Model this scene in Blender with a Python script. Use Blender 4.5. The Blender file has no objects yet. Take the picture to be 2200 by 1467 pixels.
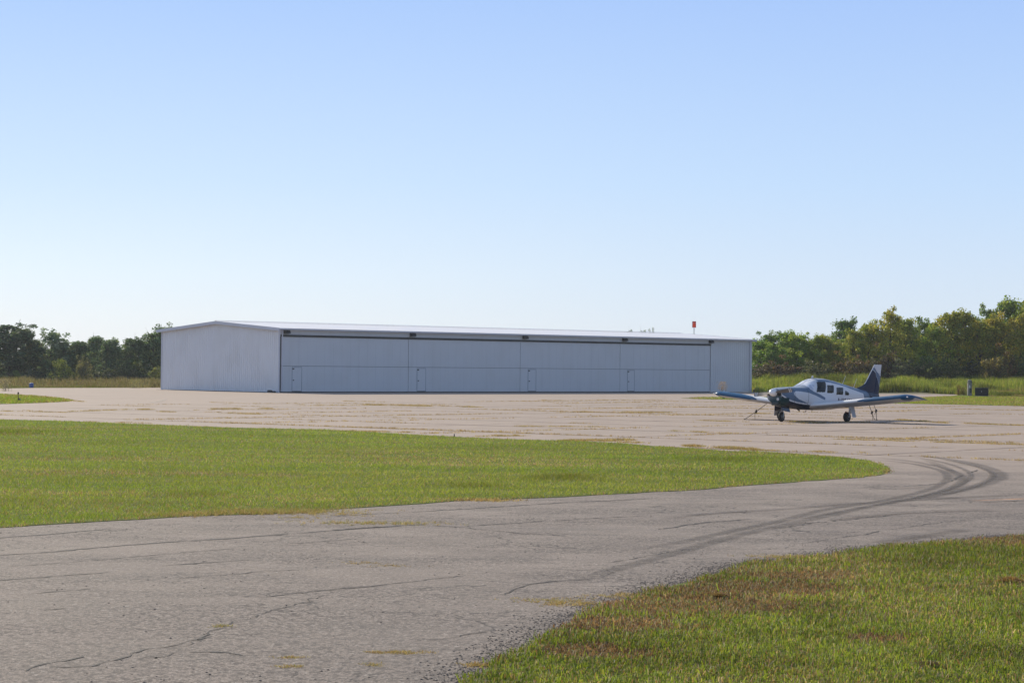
import bpy, math, random
import numpy as np
from mathutils import Vector, Matrix, Euler
RS = np.random.RandomState
random.seed(7)
PI = math.pi
col_ = bpy.context.scene.collection
scene = bpy.context.scene

# ---------------------------------------------------------------- camera
F = 4414.0; CXP = 1100.0; CYP = 733.5; EYE = 2.1
PITCH = math.atan(60.5 / F); ROLL = math.radians(0.52)
RM = (Euler((PI / 2 + PITCH, 0, 0)).to_matrix() @ Matrix.Rotation(ROLL, 3, 'Z'))
cam_d = bpy.data.cameras.new("camera"); cam = bpy.data.objects.new("camera", cam_d)
col_.objects.link(cam)
cam.matrix_world = Matrix.Translation((0, 0, EYE)) @ RM.to_4x4()
cam_d.sensor_width = 36; cam_d.lens = 36 * F / 2200.0
cam_d.clip_start = 0.1; cam_d.clip_end = 20000
scene.camera = cam

def ray(px, py):
    return RM @ Vector(((px - CXP) / F, -(py - CYP) / F, -1.0))
def G(px, py, z=0.0):
    "ground point measured off the photograph"
    d = ray(px, py); t = (z - EYE) / d.z
    return Vector((d.x * t, d.y * t, z))
def project(p):
    v = RM.transposed() @ (Vector(p) - Vector((0, 0, EYE)))
    return CXP + F * v.x / -v.z, CYP - F * v.y / -v.z
def at_depth(px, py, Y):
    d = ray(px, py); t = Y / d.y
    return Vector((d.x * t, Y, EYE + d.z * t))

# ---------------------------------------------------------------- tagging
def tag(o, label=None, cat=None, group=None, kind=None, category=None):
    cat = cat or category
    if label: o['label'] = label
    if cat: o['category'] = cat
    if group: o['group'] = group
    if kind: o['kind'] = kind
    return o
def empty(name, loc, rz=0, **k):
    o = bpy.data.objects.new(name, None); col_.objects.link(o)
    o.location = loc; o.rotation_euler = (0, 0, rz); o.empty_display_size = .3
    return tag(o, **k)
def copy_tree(o, parent=None):
    c = o.copy(); col_.objects.link(c); c.parent = parent
    for ch in list(o.children): copy_tree(ch, c)
    return c

# ---------------------------------------------------------------- mesh building
class MB:
    def __init__(s): s.v = []; s.f = []; s.c = []; s.m = []
    def add(s, vs, fs, c=(1, 1, 1), m=0):
        n = len(s.v); s.v += [tuple(v) for v in vs]
        s.f += [tuple(i + n for i in f) for f in fs]; s.m += [m] * len(fs)
        if len(vs) and isinstance(c, (list, np.ndarray)) and len(c) == len(vs) and hasattr(c[0], '__len__'): s.c += [tuple(x) for x in c]
        else: s.c += [tuple(c)] * len(vs)
        return s
    def box(s, x0, x1, y0, y1, z0, z1, c=(1, 1, 1), m=0, taper=0.0):
        t = taper
        vs = [(x0, y0, z0), (x1, y0, z0), (x1, y1, z0), (x0, y1, z0), (x0 + t, y0 + t, z1), (x1 - t, y0 + t, z1), (x1 - t, y1 - t, z1), (x0 + t, y1 - t, z1)]
        return s.add(vs, [(3, 2, 1, 0), (4, 5, 6, 7), (0, 1, 5, 4), (1, 2, 6, 5), (2, 3, 7, 6), (3, 0, 4, 7)], c, m)
    def quad(s, a, b, c_, d, c=(1, 1, 1), m=0): return s.add([a, b, c_, d], [(0, 1, 2, 3)], c, m)
    def tube(s, pts, rad, seg=8, c=(1, 1, 1), m=0, caps=True):
        pts = [Vector(p) for p in pts]; n = len(pts)
        if not hasattr(rad, '__len__'): rad = [rad] * n
        vs = []; fs = []; prev = None
        for i, p in enumerate(pts):
            d = (pts[min(i + 1, n - 1)] - pts[max(i - 1, 0)]).normalized()
            if prev is None:
                a = d.orthogonal().normalized()
            else:
                a = (prev - d * prev.dot(d))
                a = a.normalized() if a.length > 1e-6 else d.orthogonal().normalized()
            prev = a; b = d.cross(a)
            for k in range(seg):
                t = 2 * PI * k / seg
                vs.append(p + (a * math.cos(t) + b * math.sin(t)) * rad[i])
        for i in range(n - 1):
            for k in range(seg):
                k2 = (k + 1) % seg
                fs.append((i * seg + k, i * seg + k2, (i + 1) * seg + k2, (i + 1) * seg + k))
        if caps:
            fs.append(tuple(range(seg))[::-1]); fs.append(tuple((n - 1) * seg + k for k in range(seg)))
        return s.add(vs, fs, c, m)
    def lathe(s, prof, o=(0, 0, 0), ax=(0, 0, 1), seg=24, c=(1, 1, 1), m=0):
        "prof: (distance along axis, radius)"
        ax = Vector(ax).normalized(); a = ax.orthogonal().normalized(); b = ax.cross(a); o = Vector(o)
        vs = []; fs = []
        for (h, r) in prof:
            for k in range(seg):
                t = 2 * PI * k / seg
                vs.append(o + ax * h + (a * math.cos(t) + b * math.sin(t)) * max(r, 1e-4))
        for i in range(len(prof) - 1):
            for k in range(seg):
                k2 = (k + 1) % seg
                fs.append((i * seg + k, i * seg + k2, (i + 1) * seg + k2, (i + 1) * seg + k))
        fs.append(tuple(range(seg))[::-1]); fs.append(tuple((len(prof) - 1) * seg + k for k in range(seg)))
        return s.add(vs, fs, c, m)
    def build(s, name, mats, parent=None, smooth=False, bevel=0, colors=False, **k):
        me = bpy.data.meshes.new(name); me.from_pydata(s.v, [], s.f)
        if not isinstance(mats, (list, tuple)): mats = [mats]
        for m in mats: me.materials.append(m)
        me.polygons.foreach_set('material_index', s.m)
        if colors:
            at = me.color_attributes.new('col', 'FLOAT_COLOR', 'POINT')
            a = np.ones((len(s.v), 4), dtype=np.float32); a[:, :3] = np.array(s.c)[:, :3]
            at.data.foreach_set('color', a.ravel())
        me.validate(); me.update()
        o = bpy.data.objects.new(name, me); col_.objects.link(o)
        if smooth:
            me.polygons.foreach_set('use_smooth', [True] * len(me.polygons))
            if smooth != 'all': me.set_sharp_from_angle(angle=math.radians(38))
        if parent: o.parent = parent
        if bevel:
            b = o.modifiers.new('bevel', 'BEVEL'); b.width = bevel; b.segments = 2; b.limit_method = 'ANGLE'
        return tag(o, **k)

def tri_object(name, V, T, C, mat, parent=None, smooth=False, **k):
    "large triangle mesh straight from arrays"
    me = bpy.data.meshes.new(name)
    n = len(V); t = len(T); w = T.shape[1]
    me.vertices.add(n); me.vertices.foreach_set('co', V.astype(np.float32).ravel())
    me.loops.add(t * w); me.loops.foreach_set('vertex_index', T.astype(np.int32).ravel())
    me.polygons.add(t); me.polygons.foreach_set('loop_start', np.arange(0, t * w, w, dtype=np.int32))
    me.update(calc_edges=True)
    if C is not None:
        at = me.color_attributes.new('col', 'FLOAT_COLOR', 'POINT')
        a = np.ones((n, 4), dtype=np.float32); a[:, :3] = C
        at.data.foreach_set('color', a.ravel())
    me.materials.append(mat)
    if smooth: me.polygons.foreach_set('use_smooth', np.ones(t, dtype=bool))
    o = bpy.data.objects.new(name, me); col_.objects.link(o)
    if parent: o.parent = parent
    return tag(o, **k)

# value noise in numpy
_P = RS(3).rand(256, 256)
def vnoise(x, y):
    xi = np.floor(x).astype(int); yi = np.floor(y).astype(int); fx = x - xi; fy = y - yi
    fx = fx * fx * (3 - 2 * fx); fy = fy * fy * (3 - 2 * fy)
    g = lambda i, j: _P[i & 255, j & 255]
    return (g(xi, yi) * (1 - fx) + g(xi + 1, yi) * fx) * (1 - fy) + (g(xi, yi + 1) * (1 - fx) + g(xi + 1, yi + 1) * fx) * fy
def fbm(x, y, o=4):
    r = 0; a = .5; s = 0
    for i in range(o):
        r = r + a * vnoise(x * 2 ** i + 17.3 * i, y * 2 ** i + 9.1 * i); s += a; a *= .5
    return r / s

# ---------------------------------------------------------------- materials
class NT:
    def __init__(s, name):
        s.mat = bpy.data.materials.new(name); s.mat.use_nodes = True; s.t = s.mat.node_tree
        s.t.nodes.clear(); s.out = s.n('ShaderNodeOutputMaterial')
    def n(s, typ, ins=None, **p):
        nd = s.t.nodes.new(typ)
        for k, v in p.items(): setattr(nd, k, v)
        for k, v in (ins or {}).items(): s.set(nd, k, v)
        return nd
    def set(s, nd, k, v):
        sock = nd.inputs[k]
        if isinstance(v, bpy.types.NodeSocket): s.t.links.new(v, sock)
        elif isinstance(v, bpy.types.Node): s.t.links.new(v.outputs[0], sock)
        elif hasattr(v, '__len__') and len(v) == 3 and sock.type == 'RGBA': sock.default_value = (*v, 1)
        else: sock.default_value = v
    def math(s, op, a, b=0.0, c=None, clamp=False):
        nd = s.n('ShaderNodeMath', operation=op, use_clamp=clamp); s.set(nd, 0, a); s.set(nd, 1, b)
        if c is not None: s.set(nd, 2, c)
        return nd.outputs[0]
    def mix(s, f, a, b, blend='MIX'):
        nd = s.n('ShaderNodeMix', data_type='RGBA', blend_type=blend)
        s.set(nd, 0, f); s.set(nd, 6, a); s.set(nd, 7, b); return nd.outputs[2]
    def ramp(s, f, lo, hi, a=0.0, b=1.0):
        nd = s.n('ShaderNodeMapRange', clamp=True, interpolation_type='SMOOTHSTEP'); s.set(nd, 0, f); s.set(nd, 1, lo); s.set(nd, 2, hi); s.set(nd, 3, a); s.set(nd, 4, b)
        return nd.outputs[0]
    def pos(s): return s.n('ShaderNodeNewGeometry').outputs['Position']
    def obj(s): return s.n('ShaderNodeTexCoord').outputs['Object']
    def mapv(s, v, scale=(1, 1, 1), rot=(0, 0, 0)):
        return s.n('ShaderNodeMapping', {'Vector': v, 'Scale': scale, 'Rotation': rot}).outputs[0]
    def noise(s, v, scale, detail=4, rough=.55, dist=0):
        return s.n('ShaderNodeTexNoise', {'Vector': v, 'Scale': scale, 'Detail': detail, 'Roughness': rough, 'Distortion': dist}).outputs[0]
    def bsdf(s, **k):
        ins = {kk.replace('_', ' '): v for kk, v in k.items()}
        return s.n('ShaderNodeBsdfPrincipled', ins)
    def done(s, sh):
        s.t.links.new(sh.outputs[0] if isinstance(sh, bpy.types.Node) else sh, s.out.inputs['Surface']); return s.mat

def simple(name, c, rough=.5, metal=0.0, var=.12, vscale=6, bump=0, coat=0.0, spec=.5):
    t = NT(name); o = t.obj()
    nz = t.noise(o, vscale, 5)
    cc = t.mix(nz, tuple(x * (1 - var) for x in c), tuple(min(1, x * (1 + var)) for x in c))
    b = t.bsdf(Base_Color=cc, Roughness=t.ramp(nz, .2, .8, max(0, rough - .06), min(1, rough + .08)), Metallic=metal)
    b.inputs['Coat Weight'].default_value = coat; b.inputs['Specular IOR Level'].default_value = spec
    if bump:
        bn = t.n('ShaderNodeBump', {'Height': nz, 'Strength': bump, 'Distance': .01}); t.set(b, 'Normal', bn)
    return t.done(b)

def foliage_mat(name, trans=.35, rough=.55, usecol=True, spec=.35):
    t = NT(name)
    a = t.n('ShaderNodeAttribute', attribute_name='col').outputs['Color']
    if usecol:
        oi = t.n('ShaderNodeObjectInfo').outputs['Color']
        a = t.mix(1.0, a, oi, 'MULTIPLY')
    b = t.bsdf(Base_Color=a, Roughness=rough); b.inputs['Specular IOR Level'].default_value = spec
    tr = t.n('ShaderNodeBsdfTranslucent', {'Color': t.mix(1.0, a, (1.25, 1.25, .7), 'MULTIPLY')})
    m = t.n('ShaderNodeMixShader', {0: trans}); t.t.links.new(b.outputs[0], m.inputs[1]); t.t.links.new(tr.outputs[0], m.inputs[2])
    return t.done(m)

def vcol_paint(name, rough=.3, coat=.2, dirt=.05):
    t = NT(name)
    a = t.n('ShaderNodeAttribute', attribute_name='col').outputs['Color']
    nz = t.noise(t.obj(), 3.5, 6)
    a = t.mix(t.math('MULTIPLY', nz, dirt), a, (.16, .15, .14))
    b = t.bsdf(Base_Color=a, Roughness=t.ramp(nz, .3, .7, rough - .05, rough + .12)); b.inputs['Coat Weight'].default_value = coat; b.inputs['Specular IOR Level'].default_value = .22
    return t.done(b)

M = {}
M['leaf'] = foliage_mat('leaf', .38)
M['blade'] = foliage_mat('grass_blade', .45, .6, usecol=False, spec=.18)
M['bark'] = simple('bark', (.085, .065, .05), .85, var=.35, vscale=9, bump=.6)

def pavement():
    t = NT('weathered_pavement'); p = t.pos()
    sx = t.n('ShaderNodeSeparateXYZ', {0: p})
    big = t.noise(p, .11, 4, .6); mid = t.noise(p, .7, 5, .62, .3)
    streak = t.noise(t.mapv(p, (.06, .45, 1), (0, 0, .12)), 1.0, 6, .6, .4)
    streak2 = t.noise(t.mapv(p, (.25, 2.2, 1), (0, 0, .5)), 1.0, 5, .6, .3)
    fine = t.noise(p, 38, 3, .7); grit = t.noise(p, 120, 2, .6)
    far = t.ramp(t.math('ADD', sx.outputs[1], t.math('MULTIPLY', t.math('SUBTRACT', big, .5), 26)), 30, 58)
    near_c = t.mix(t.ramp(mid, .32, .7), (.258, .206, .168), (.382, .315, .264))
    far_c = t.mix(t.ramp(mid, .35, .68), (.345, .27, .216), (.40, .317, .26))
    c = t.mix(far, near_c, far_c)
    c = t.mix(t.math('MULTIPLY', t.ramp(streak, .5, .74), .22), c, (.13, .115, .108))
    c = t.mix(t.math('MULTIPLY', t.ramp(streak2, .56, .76), t.math('SUBTRACT', .32, t.math('MULTIPLY', far, .24))), c, (.14, .125, .115))
    c = t.mix(t.math('MULTIPLY', t.ramp(big, .5, .72), .2), c, (.27, .24, .205))
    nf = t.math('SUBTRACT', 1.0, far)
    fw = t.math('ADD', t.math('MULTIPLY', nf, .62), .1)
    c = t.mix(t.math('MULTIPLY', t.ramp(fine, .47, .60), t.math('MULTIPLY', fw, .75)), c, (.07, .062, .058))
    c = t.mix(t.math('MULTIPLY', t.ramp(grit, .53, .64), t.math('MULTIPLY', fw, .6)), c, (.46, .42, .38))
    rav = t.math('ADD', t.ramp(t.noise(t.mapv(p, (.35, .8, 1), (0, 0, .2)), 1.0, 5, .65), .40, .62), t.ramp(sx.outputs[1], 12.5, 24, .75, 0), clamp=True)
    for sc_, lo_, hi_, k_ in ((5.0, .51, .62, .34), (13.0, .49, .58, .7), (30.0, .48, .57, .65)):
        pit = t.noise(t.mapv(p, (1, .75, 1), (0, 0, .35)), sc_, 3, .75)
        c = t.mix(t.math('MULTIPLY', t.math('MULTIPLY', t.ramp(pit, lo_, hi_), t.math('ADD', t.math('MULTIPLY', rav, .8), .15)), t.math('MULTIPLY', nf, k_)), c, (.085, .072, .064))
    lt_ = t.noise(t.mapv(p, (1, .45, 1)), 21, 3, .7); c = t.mix(t.math('MULTIPLY', t.ramp(lt_, .56, .66), t.math('MULTIPLY', nf, .45)), c, (.50, .44, .38))
    # hairline crazing
    dp = t.n('ShaderNodeVectorMath', operation='ADD'); t.set(dp, 0, p)
    nv = t.n('ShaderNodeTexNoise', {'Vector': p, 'Scale': 1.2, 'Detail': 4.0})
    sc = t.n('ShaderNodeVectorMath', operation='SCALE'); t.set(sc, 0, nv.outputs[1]); sc.inputs[3].default_value = 1.3
    t.set(dp, 1, sc.outputs[0])
    for scl, wid, msk in ((.42, .0065, .46), (1.5, .014, .56)):
        vo = t.n('ShaderNodeTexVoronoi', {'Vector': dp.outputs[0], 'Scale': scl}, feature='DISTANCE_TO_EDGE')
        ln = t.ramp(vo.outputs['Distance'], wid * .4, wid * 1.5, 1, 0)
        mk = t.ramp(t.noise(p, .33 + scl * .1, 3), msk, msk + .12)
        c = t.mix(t.math('MULTIPLY', t.math('MULTIPLY', ln, mk), t.math('MULTIPLY', nf, .75)), c, (.045, .04, .037))
    h = t.math('ADD', t.math('MULTIPLY', fine, .7), t.math('MULTIPLY', grit, .5))
    bn = t.n('ShaderNodeBump', {'Height': h, 'Strength': t.math('ADD', t.math('MULTIPLY', nf, .75), .12), 'Distance': .02})
    b = t.bsdf(Base_Color=c, Roughness=t.ramp(mid, .3, .7, .78, .92), Normal=bn); b.inputs['Specular IOR Level'].default_value = .35
    return t.done(b)
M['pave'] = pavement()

def turf():
    t = NT('turf'); p = t.pos()
    n1 = t.noise(p, .35, 5, .6); n2 = t.noise(t.mapv(p, (.12, .6, 1)), 1.0, 5, .6); n3 = t.noise(p, 9, 4, .7)
    c = t.mix(t.ramp(n1, .35, .68), (.11, .15, .028), (.16, .18, .042))
    c = t.mix(t.math('MULTIPLY', t.ramp(n2, .5, .72), .65), c, (.22, .18, .075))
    c = t.mix(t.math('MULTIPLY', t.ramp(n3, .5, .75), .5), c, (.05, .055, .016))
    bn = t.n('ShaderNodeBump', {'Height': t.math('ADD', n3, t.math('MULTIPLY', t.noise(p, 3, 4), 2.0)), 'Strength': .8, 'Distance': .06})
    b = t.bsdf(Base_Color=c, Roughness=.95, Normal=bn); b.inputs['Specular IOR Level'].default_value = .1
    return t.done(b)
M['turf'] = turf()
def soil():
    t = NT('field_soil'); p = t.pos(); n1 = t.noise(p, .09, 5, .6); n2 = t.noise(p, 2.5, 4, .6)
    c = t.mix(t.ramp(n1, .35, .65), (.085, .105, .028), (.125, .105, .05)); c = t.mix(t.ramp(n2, .5, .8, 0, .6), c, (.06, .05, .03))
    return t.done(t.bsdf(Base_Color=c, Roughness=.95))
M['soil'] = soil()

def stain(name, colr, dens):
    "worn tyre rubber: fades towards the ribbon edges and breaks up along it"
    t = NT(name); uv = t.n('ShaderNodeUVMap').outputs[0]; s = t.n('ShaderNodeSeparateXYZ', {0: uv}); p = t.pos()
    v = t.math('ABSOLUTE', t.math('SUBTRACT', s.outputs[1], .5))
    e = t.ramp(v, .18, .5, 1, 0)
    ends = t.math('MULTIPLY', t.ramp(s.outputs[0], 0, .12), t.ramp(s.outputs[0], .86, 1, 1, 0))
    nz = t.ramp(t.noise(t.mapv(p, (.8, 2.5, 1)), 1.6, 6, .65), .28, .66, .25, 1)
    a = t.math('MULTIPLY', t.math('MULTIPLY', e, ends), t.math('MULTIPLY', nz, dens))
    b = t.bsdf(Base_Color=colr, Roughness=.8)
    tr = t.n('ShaderNodeBsdfTransparent'); m = t.n('ShaderNodeMixShader', {0: a})
    t.t.links.new(tr.outputs[0], m.inputs[1]); t.t.links.new(b.outputs[0], m.inputs[2])
    return t.done(m)
M['rubber_mark'] = stain('rubber_mark', (.09, .077, .068), .48)
M['joint'] = stain('joint_stain', (.115, .085, .062), .75)
M['worn_orange'] = stain('worn_orange', (.55, .26, .10), .9)
M['worn_white'] = stain('worn_white', (.62, .58, .50), .8)
M['tar'] = simple('crack_filler', (.045, .04, .036), .8, var=.3)
M['stone'] = simple('loose_stone', (.17, .145, .125), .85, var=.5, vscale=.9)

def metal_sheet(name, c, rough, streakv=.10, metallic=0.0, spec=.5):
    t = NT(name); o = t.obj()
    st = t.noise(t.mapv(o, (1.6, 1.6, .12)), 1.0, 5, .6); n2 = t.noise(o, .5, 4)
    cc = t.mix(t.ramp(st, .45, .8, 0, streakv * 2), c, tuple(x * .72 for x in c)); cc = t.mix(t.ramp(n2, .4, .7, 0, .12), cc, (.5, .48, .42))
    wav = t.noise(t.mapv(o, (.35, .35, .35)), 1.0, 3)
    bn = t.n('ShaderNodeBump', {'Height': wav, 'Strength': .12, 'Distance': .05})
    b = t.bsdf(Base_Color=cc, Roughness=t.ramp(n2, .3, .7, rough - .05, rough + .08), Metallic=metallic, Normal=bn); b.inputs['Specular IOR Level'].default_value = spec
    return t.done(b)
M['siding'] = metal_sheet('white_siding', (.76, .77, .79), .5)
M['doorskin'] = metal_sheet('white_door_skin', (.61, .63, .66), .5)
M['trim'] = metal_sheet('pale_trim', (.60, .61, .67), .45)
M['roofing'] = metal_sheet('roof_sheet', (.86, .85, .86), .40, .04, 0.0, .9)
M['black'] = simple('black_rubber', (.016, .017, .019), .7)
M['bronze'] = simple('dark_bronze', (.028, .028, .03), .45)
M['seam'] = simple('seam_shadow_gap', (.10, .12, .15), .7)

# ---------------------------------------------------------------- light
SUN_AZ = math.radians(34); SUN_EL = math.radians(29)     # bearing left of the view, height
S = Vector((-math.sin(SUN_AZ) * math.cos(SUN_EL), math.cos(SUN_AZ) * math.cos(SUN_EL), math.sin(SUN_EL)))
sd = bpy.data.lights.new('sun', 'SUN'); sd.energy = 5.0; sd.angle = math.radians(.53); sd.color = (1, .89, .71)
so = bpy.data.objects.new('sun', sd); col_.objects.link(so); so.rotation_euler = S.to_track_quat('Z', 'Y').to_euler(); so.location = (0, 0, 60)
w = bpy.data.worlds.new('World'); scene.world = w; w.use_nodes = True
wt = w.node_tree; bg = wt.nodes['Background']
sky = wt.nodes.new('ShaderNodeTexSky'); sky.sky_type = 'NISHITA'; sky.sun_disc = False
sky.sun_elevation = SUN_EL; sky.sun_rotation = -SUN_AZ; sky.altitude = 200; sky.air_density = 1.0; sky.dust_density = .2; sky.ozone_density = 1.5

# the clear-sky model blended with the milkier, evenly bright autumn sky of the place
tcn = wt.nodes.new('ShaderNodeTexCoord'); sep = wt.nodes.new('ShaderNodeSeparateXYZ'); wt.links.new(tcn.outputs['Generated'], sep.inputs[0])
def sky_ramp(stops):
    r = wt.nodes.new('ShaderNodeValToRGB'); wt.links.new(sep.outputs[2], r.inputs[0]); r.color_ramp.interpolation = 'EASE' if 0 else 'LINEAR'
    el = r.color_ramp.elements
    while len(el) < len(stops): el.new(.5)
    for e_, (p_, c_) in zip(el, stops): e_.position = p_; e_.color = (*c_, 1)
    return r
far_side = sky_ramp([(0, (.66, .73, .84)), (.022, (.66, .77, .92)), (.045, (.63, .76, .95)), (.09, (.535, .715, .99)), (.18, (.395, .58, .98)), (.40, (.25, .36, .60)), (1, (.17, .24, .38))])
sun_side = sky_ramp([(0, (.84, .87, .93)), (.022, (.82, .89, .97)), (.045, (.77, .89, 1.02)), (.09, (.615, .78, 1.01)), (.18, (.415, .605, .99)), (.40, (.30, .41, .64)), (1, (.17, .24, .38))])
dt = wt.nodes.new('ShaderNodeVectorMath'); dt.operation = 'DOT_PRODUCT'; wt.links.new(tcn.outputs['Generated'], dt.inputs[0]); dt.inputs[1].default_value = (-math.sin(SUN_AZ), math.cos(SUN_AZ), 0)
mr = wt.nodes.new('ShaderNodeMapRange'); mr.interpolation_type = 'SMOOTHSTEP'; wt.links.new(dt.outputs['Value'], mr.inputs[0]); mr.inputs[1].default_value = .70; mr.inputs[2].default_value = 1.0
mx = wt.nodes.new('ShaderNodeMix'); mx.data_type = 'RGBA'; wt.links.new(mr.outputs[0], mx.inputs[0]); wt.links.new(far_side.outputs[0], mx.inputs[6]); wt.links.new(sun_side.outputs[0], mx.inputs[7])
BGS = .12; SKYW = .10
gain = wt.nodes.new('ShaderNodeVectorMath'); gain.operation = 'SCALE'; wt.links.new(mx.outputs[2], gain.inputs[0]); gain.inputs[3].default_value = 1 / BGS * .93
mx2 = wt.nodes.new('ShaderNodeMix'); mx2.data_type = 'RGBA'; mx2.inputs[0].default_value = SKYW; wt.links.new(gain.outputs[0], mx2.inputs[6]); wt.links.new(sky.outputs[0], mx2.inputs[7])
wt.links.new(mx2.outputs[2], bg.inputs[0]); bg.inputs[1].default_value = BGS
scene.view_settings.view_transform = 'Standard'; scene.view_settings.look = 'None'
scene.view_settings.exposure = .1; scene.view_settings.gamma = 1
scene.cycles.max_bounces = 8; scene.cycles.transparent_max_bounces = 16
# ================================================================ SETTING
HAZE = .00015
def hgt(x, y):
    "the field beyond the apron: level, with a low bank under the right-hand trees"
    x = np.asarray(x, float); y = np.asarray(y, float)
    a = np.clip((y - 206) / 32, 0, 1); a = a * a * (3 - 2 * a)
    b = np.clip((x - 23) / 7, 0, 1); b = b * b * (3 - 2 * b)
    return .95 * a * b
def ground():
    xs = np.unique(np.concatenate([np.linspace(-1500, -150, 12), np.arange(-150, 151, 5), np.linspace(150, 1500, 12)]))
    ys = np.unique(np.concatenate([[-200, -100], np.arange(-60, 320, 5), np.linspace(330, 1600, 12)]))
    X, Y = np.meshgrid(xs, ys); Z = hgt(X, Y) - .03
    V = np.stack([X, Y, Z], -1).reshape(-1, 3); nx = len(xs)
    i, j = np.meshgrid(np.arange(nx - 1), np.arange(len(ys) - 1)); q = (j * nx + i).ravel()
    T = np.stack([q, q + 1, q + nx + 1, q + nx], 1)
    return tri_object('ground', V, T, None, M['soil'], smooth=True, kind='structure')
ground()
hm = bpy.data.materials.new('haze'); hm.use_nodes = True; ht = hm.node_tree; ht.nodes.clear()
ho = ht.nodes.new('ShaderNodeOutputMaterial'); hv = ht.nodes.new('ShaderNodeVolumePrincipled'); hv.inputs['Color'].default_value = (.86, .92, 1, 1); hv.inputs['Density'].default_value = HAZE; hv.inputs['Anisotropy'].default_value = .3
ht.links.new(hv.outputs[0], ho.inputs['Volume'])
MB().box(-1600, 1600, -260, 1700, -1.1, 19).build('haze', hm, kind='stuff', label='thin pale autumn haze lying over the whole field', cat='haze')

def poly_sheet(name, pts, z, mat, rag=0.0, step=1.5, seed=1, **k):
    "a flat sheet with an uneven edge and a small rim down to the ground"
    rs = RS(seed); out = []
    n = len(pts)
    for i in range(n):
        a = np.array(pts[i][:2], float); b = np.array(pts[(i + 1) % n][:2], float)
        m = max(1, int(np.linalg.norm(b - a) / step)); m = min(m, 160)
        for q in range(m):
            p = a + (b - a) * q / m
            if rag: p = p + (rs.rand(2) - .5) * rag * 2
            out.append(tuple(p))
    from mathutils.geometry import tessellate_polygon
    tris = tessellate_polygon([[Vector((x, y, 0)) for x, y in out]])
    m = len(out); mb = MB()
    vs = [(x, y, z) for x, y in out] + [(x, y, -.08) for x, y in out]
    fs = []
    for t in tris:
        a, b, c = (Vector(vs[i]) for i in t)
        fs.append(tuple(t) if (b - a).cross(c - a).z > 0 else tuple(t)[::-1])
    fs += [(i, (i + 1) % m, (i + 1) % m + m, i + m) for i in range(m)]
    mb.add(vs, fs)
    return mb.build(name, mat, **k), out

def gp(l, z=0): return [tuple(G(x, y, z)) for x, y in l]
# paved area (apron and taxiway are one continuous surface)
left_back = gp([(-900, 839.5), (-300, 836.5), (0, 834.6), (35, 834), (70, 833.3), (340, 832.8), (420, 833.4)])
outline = [(-140, -40, 0), (-140, 120, 0)] + left_back + [(-20, 235, 0), (8, 235, 0), (24, 219, 0)] + gp([(1625, 843.0), (1700, 844.6), (1965, 845.0), (2051, 847.3), (2090, 850.5), (2200, 855), (2700, 868)]) + [(160, 130, 0), (160, -40, 0)]
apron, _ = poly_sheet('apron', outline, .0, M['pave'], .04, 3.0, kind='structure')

ISL = [(-700, 894), (0, 901), (150, 905), (300, 911), (500, 919), (700, 923), (900, 934.5), (975, 938.5), (1100, 944), (1250, 948), (1330, 952), (1400, 958), (1500, 964), (1560, 969), (1620, 969.5), (1700, 974), (1800, 981), (1870, 990), (1905, 1001), (1913, 1010), (1903, 1018), (1850, 1026), (1700, 1036), (1500, 1052), (1400, 1057), (1200, 1068), (1000, 1075), (800, 1089), (600, 1103), (400, 1109), (300, 1115), (150, 1124), (0, 1134), (-700, 1185)]
FG = [(960, 1560), (1000, 1490), (1016, 1467), (1049, 1442), (1118, 1402), (1162, 1376), (1213, 1347), (1282, 1311), (1347, 1287), (1391, 1274), (1500, 1246), (1560, 1226), (1618, 1210), (1735, 1199), (1894, 1175), (2009, 1167), (2200, 1149), (2600, 1118), (3200, 1085)]
LI = [(-900, 852), (0, 846.3), (76, 850), (138, 856), (158, 860.5), (150, 862.5), (86, 865.6), (0, 868.3), (-900, 885)]
RI = [(1464, 855.2), (1510, 853.4), (1640, 853.0), (1800, 853.4), (1982, 853.8), (2036, 851.2), (2062, 848.2), (2200, 846), (3000, 850), (3000, 890), (2200, 872.6), (2050, 869), (1909, 866.4), (1700, 860.5), (1500, 857.2)]
fg_w = gp(FG) + [(30, 10, 0), (-1.2, 10, 0)]
isl_w = gp(ISL); li_w = gp(LI); ri_w = gp(RI)
poly_sheet('grass_verge', fg_w, .008, M['turf'], .05, .3, 2, kind='structure')
poly_sheet('grass_island', isl_w, .008, M['turf'], .06, .5, 3, kind='structure')
poly_sheet('grass_wedge', li_w, .008, M['turf'], .1, 1.5, 4, kind='structure')
poly_sheet('grass_strip', ri_w, .008, M['turf'], .1, 1.5, 5, kind='structure')

def inside(P, poly):
    x = P[:, 0]; y = P[:, 1]; r = np.zeros(len(P), bool); n = len(poly); j = n - 1
    for i in range(n):
        xi, yi = poly[i][:2]; xj, yj = poly[j][:2]
        c = ((yi > y) != (yj > y)) & (x < (xj - xi) * (y - yi) / ((yj - yi) + 1e-12) + xi)
        r ^= c; j = i
    return r
def edge_dist(P, poly):
    d = np.full(len(P), 1e9); n = len(poly)
    for i in range(n):
        a = np.array(poly[i][:2]); b = np.array(poly[(i + 1) % n][:2]); ab = b - a
        t = np.clip(((P - a) @ ab) / (ab @ ab + 1e-12), 0, 1)
        d = np.minimum(d, np.linalg.norm(P - (a + t[:, None] * ab), axis=1))
    return d

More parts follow.
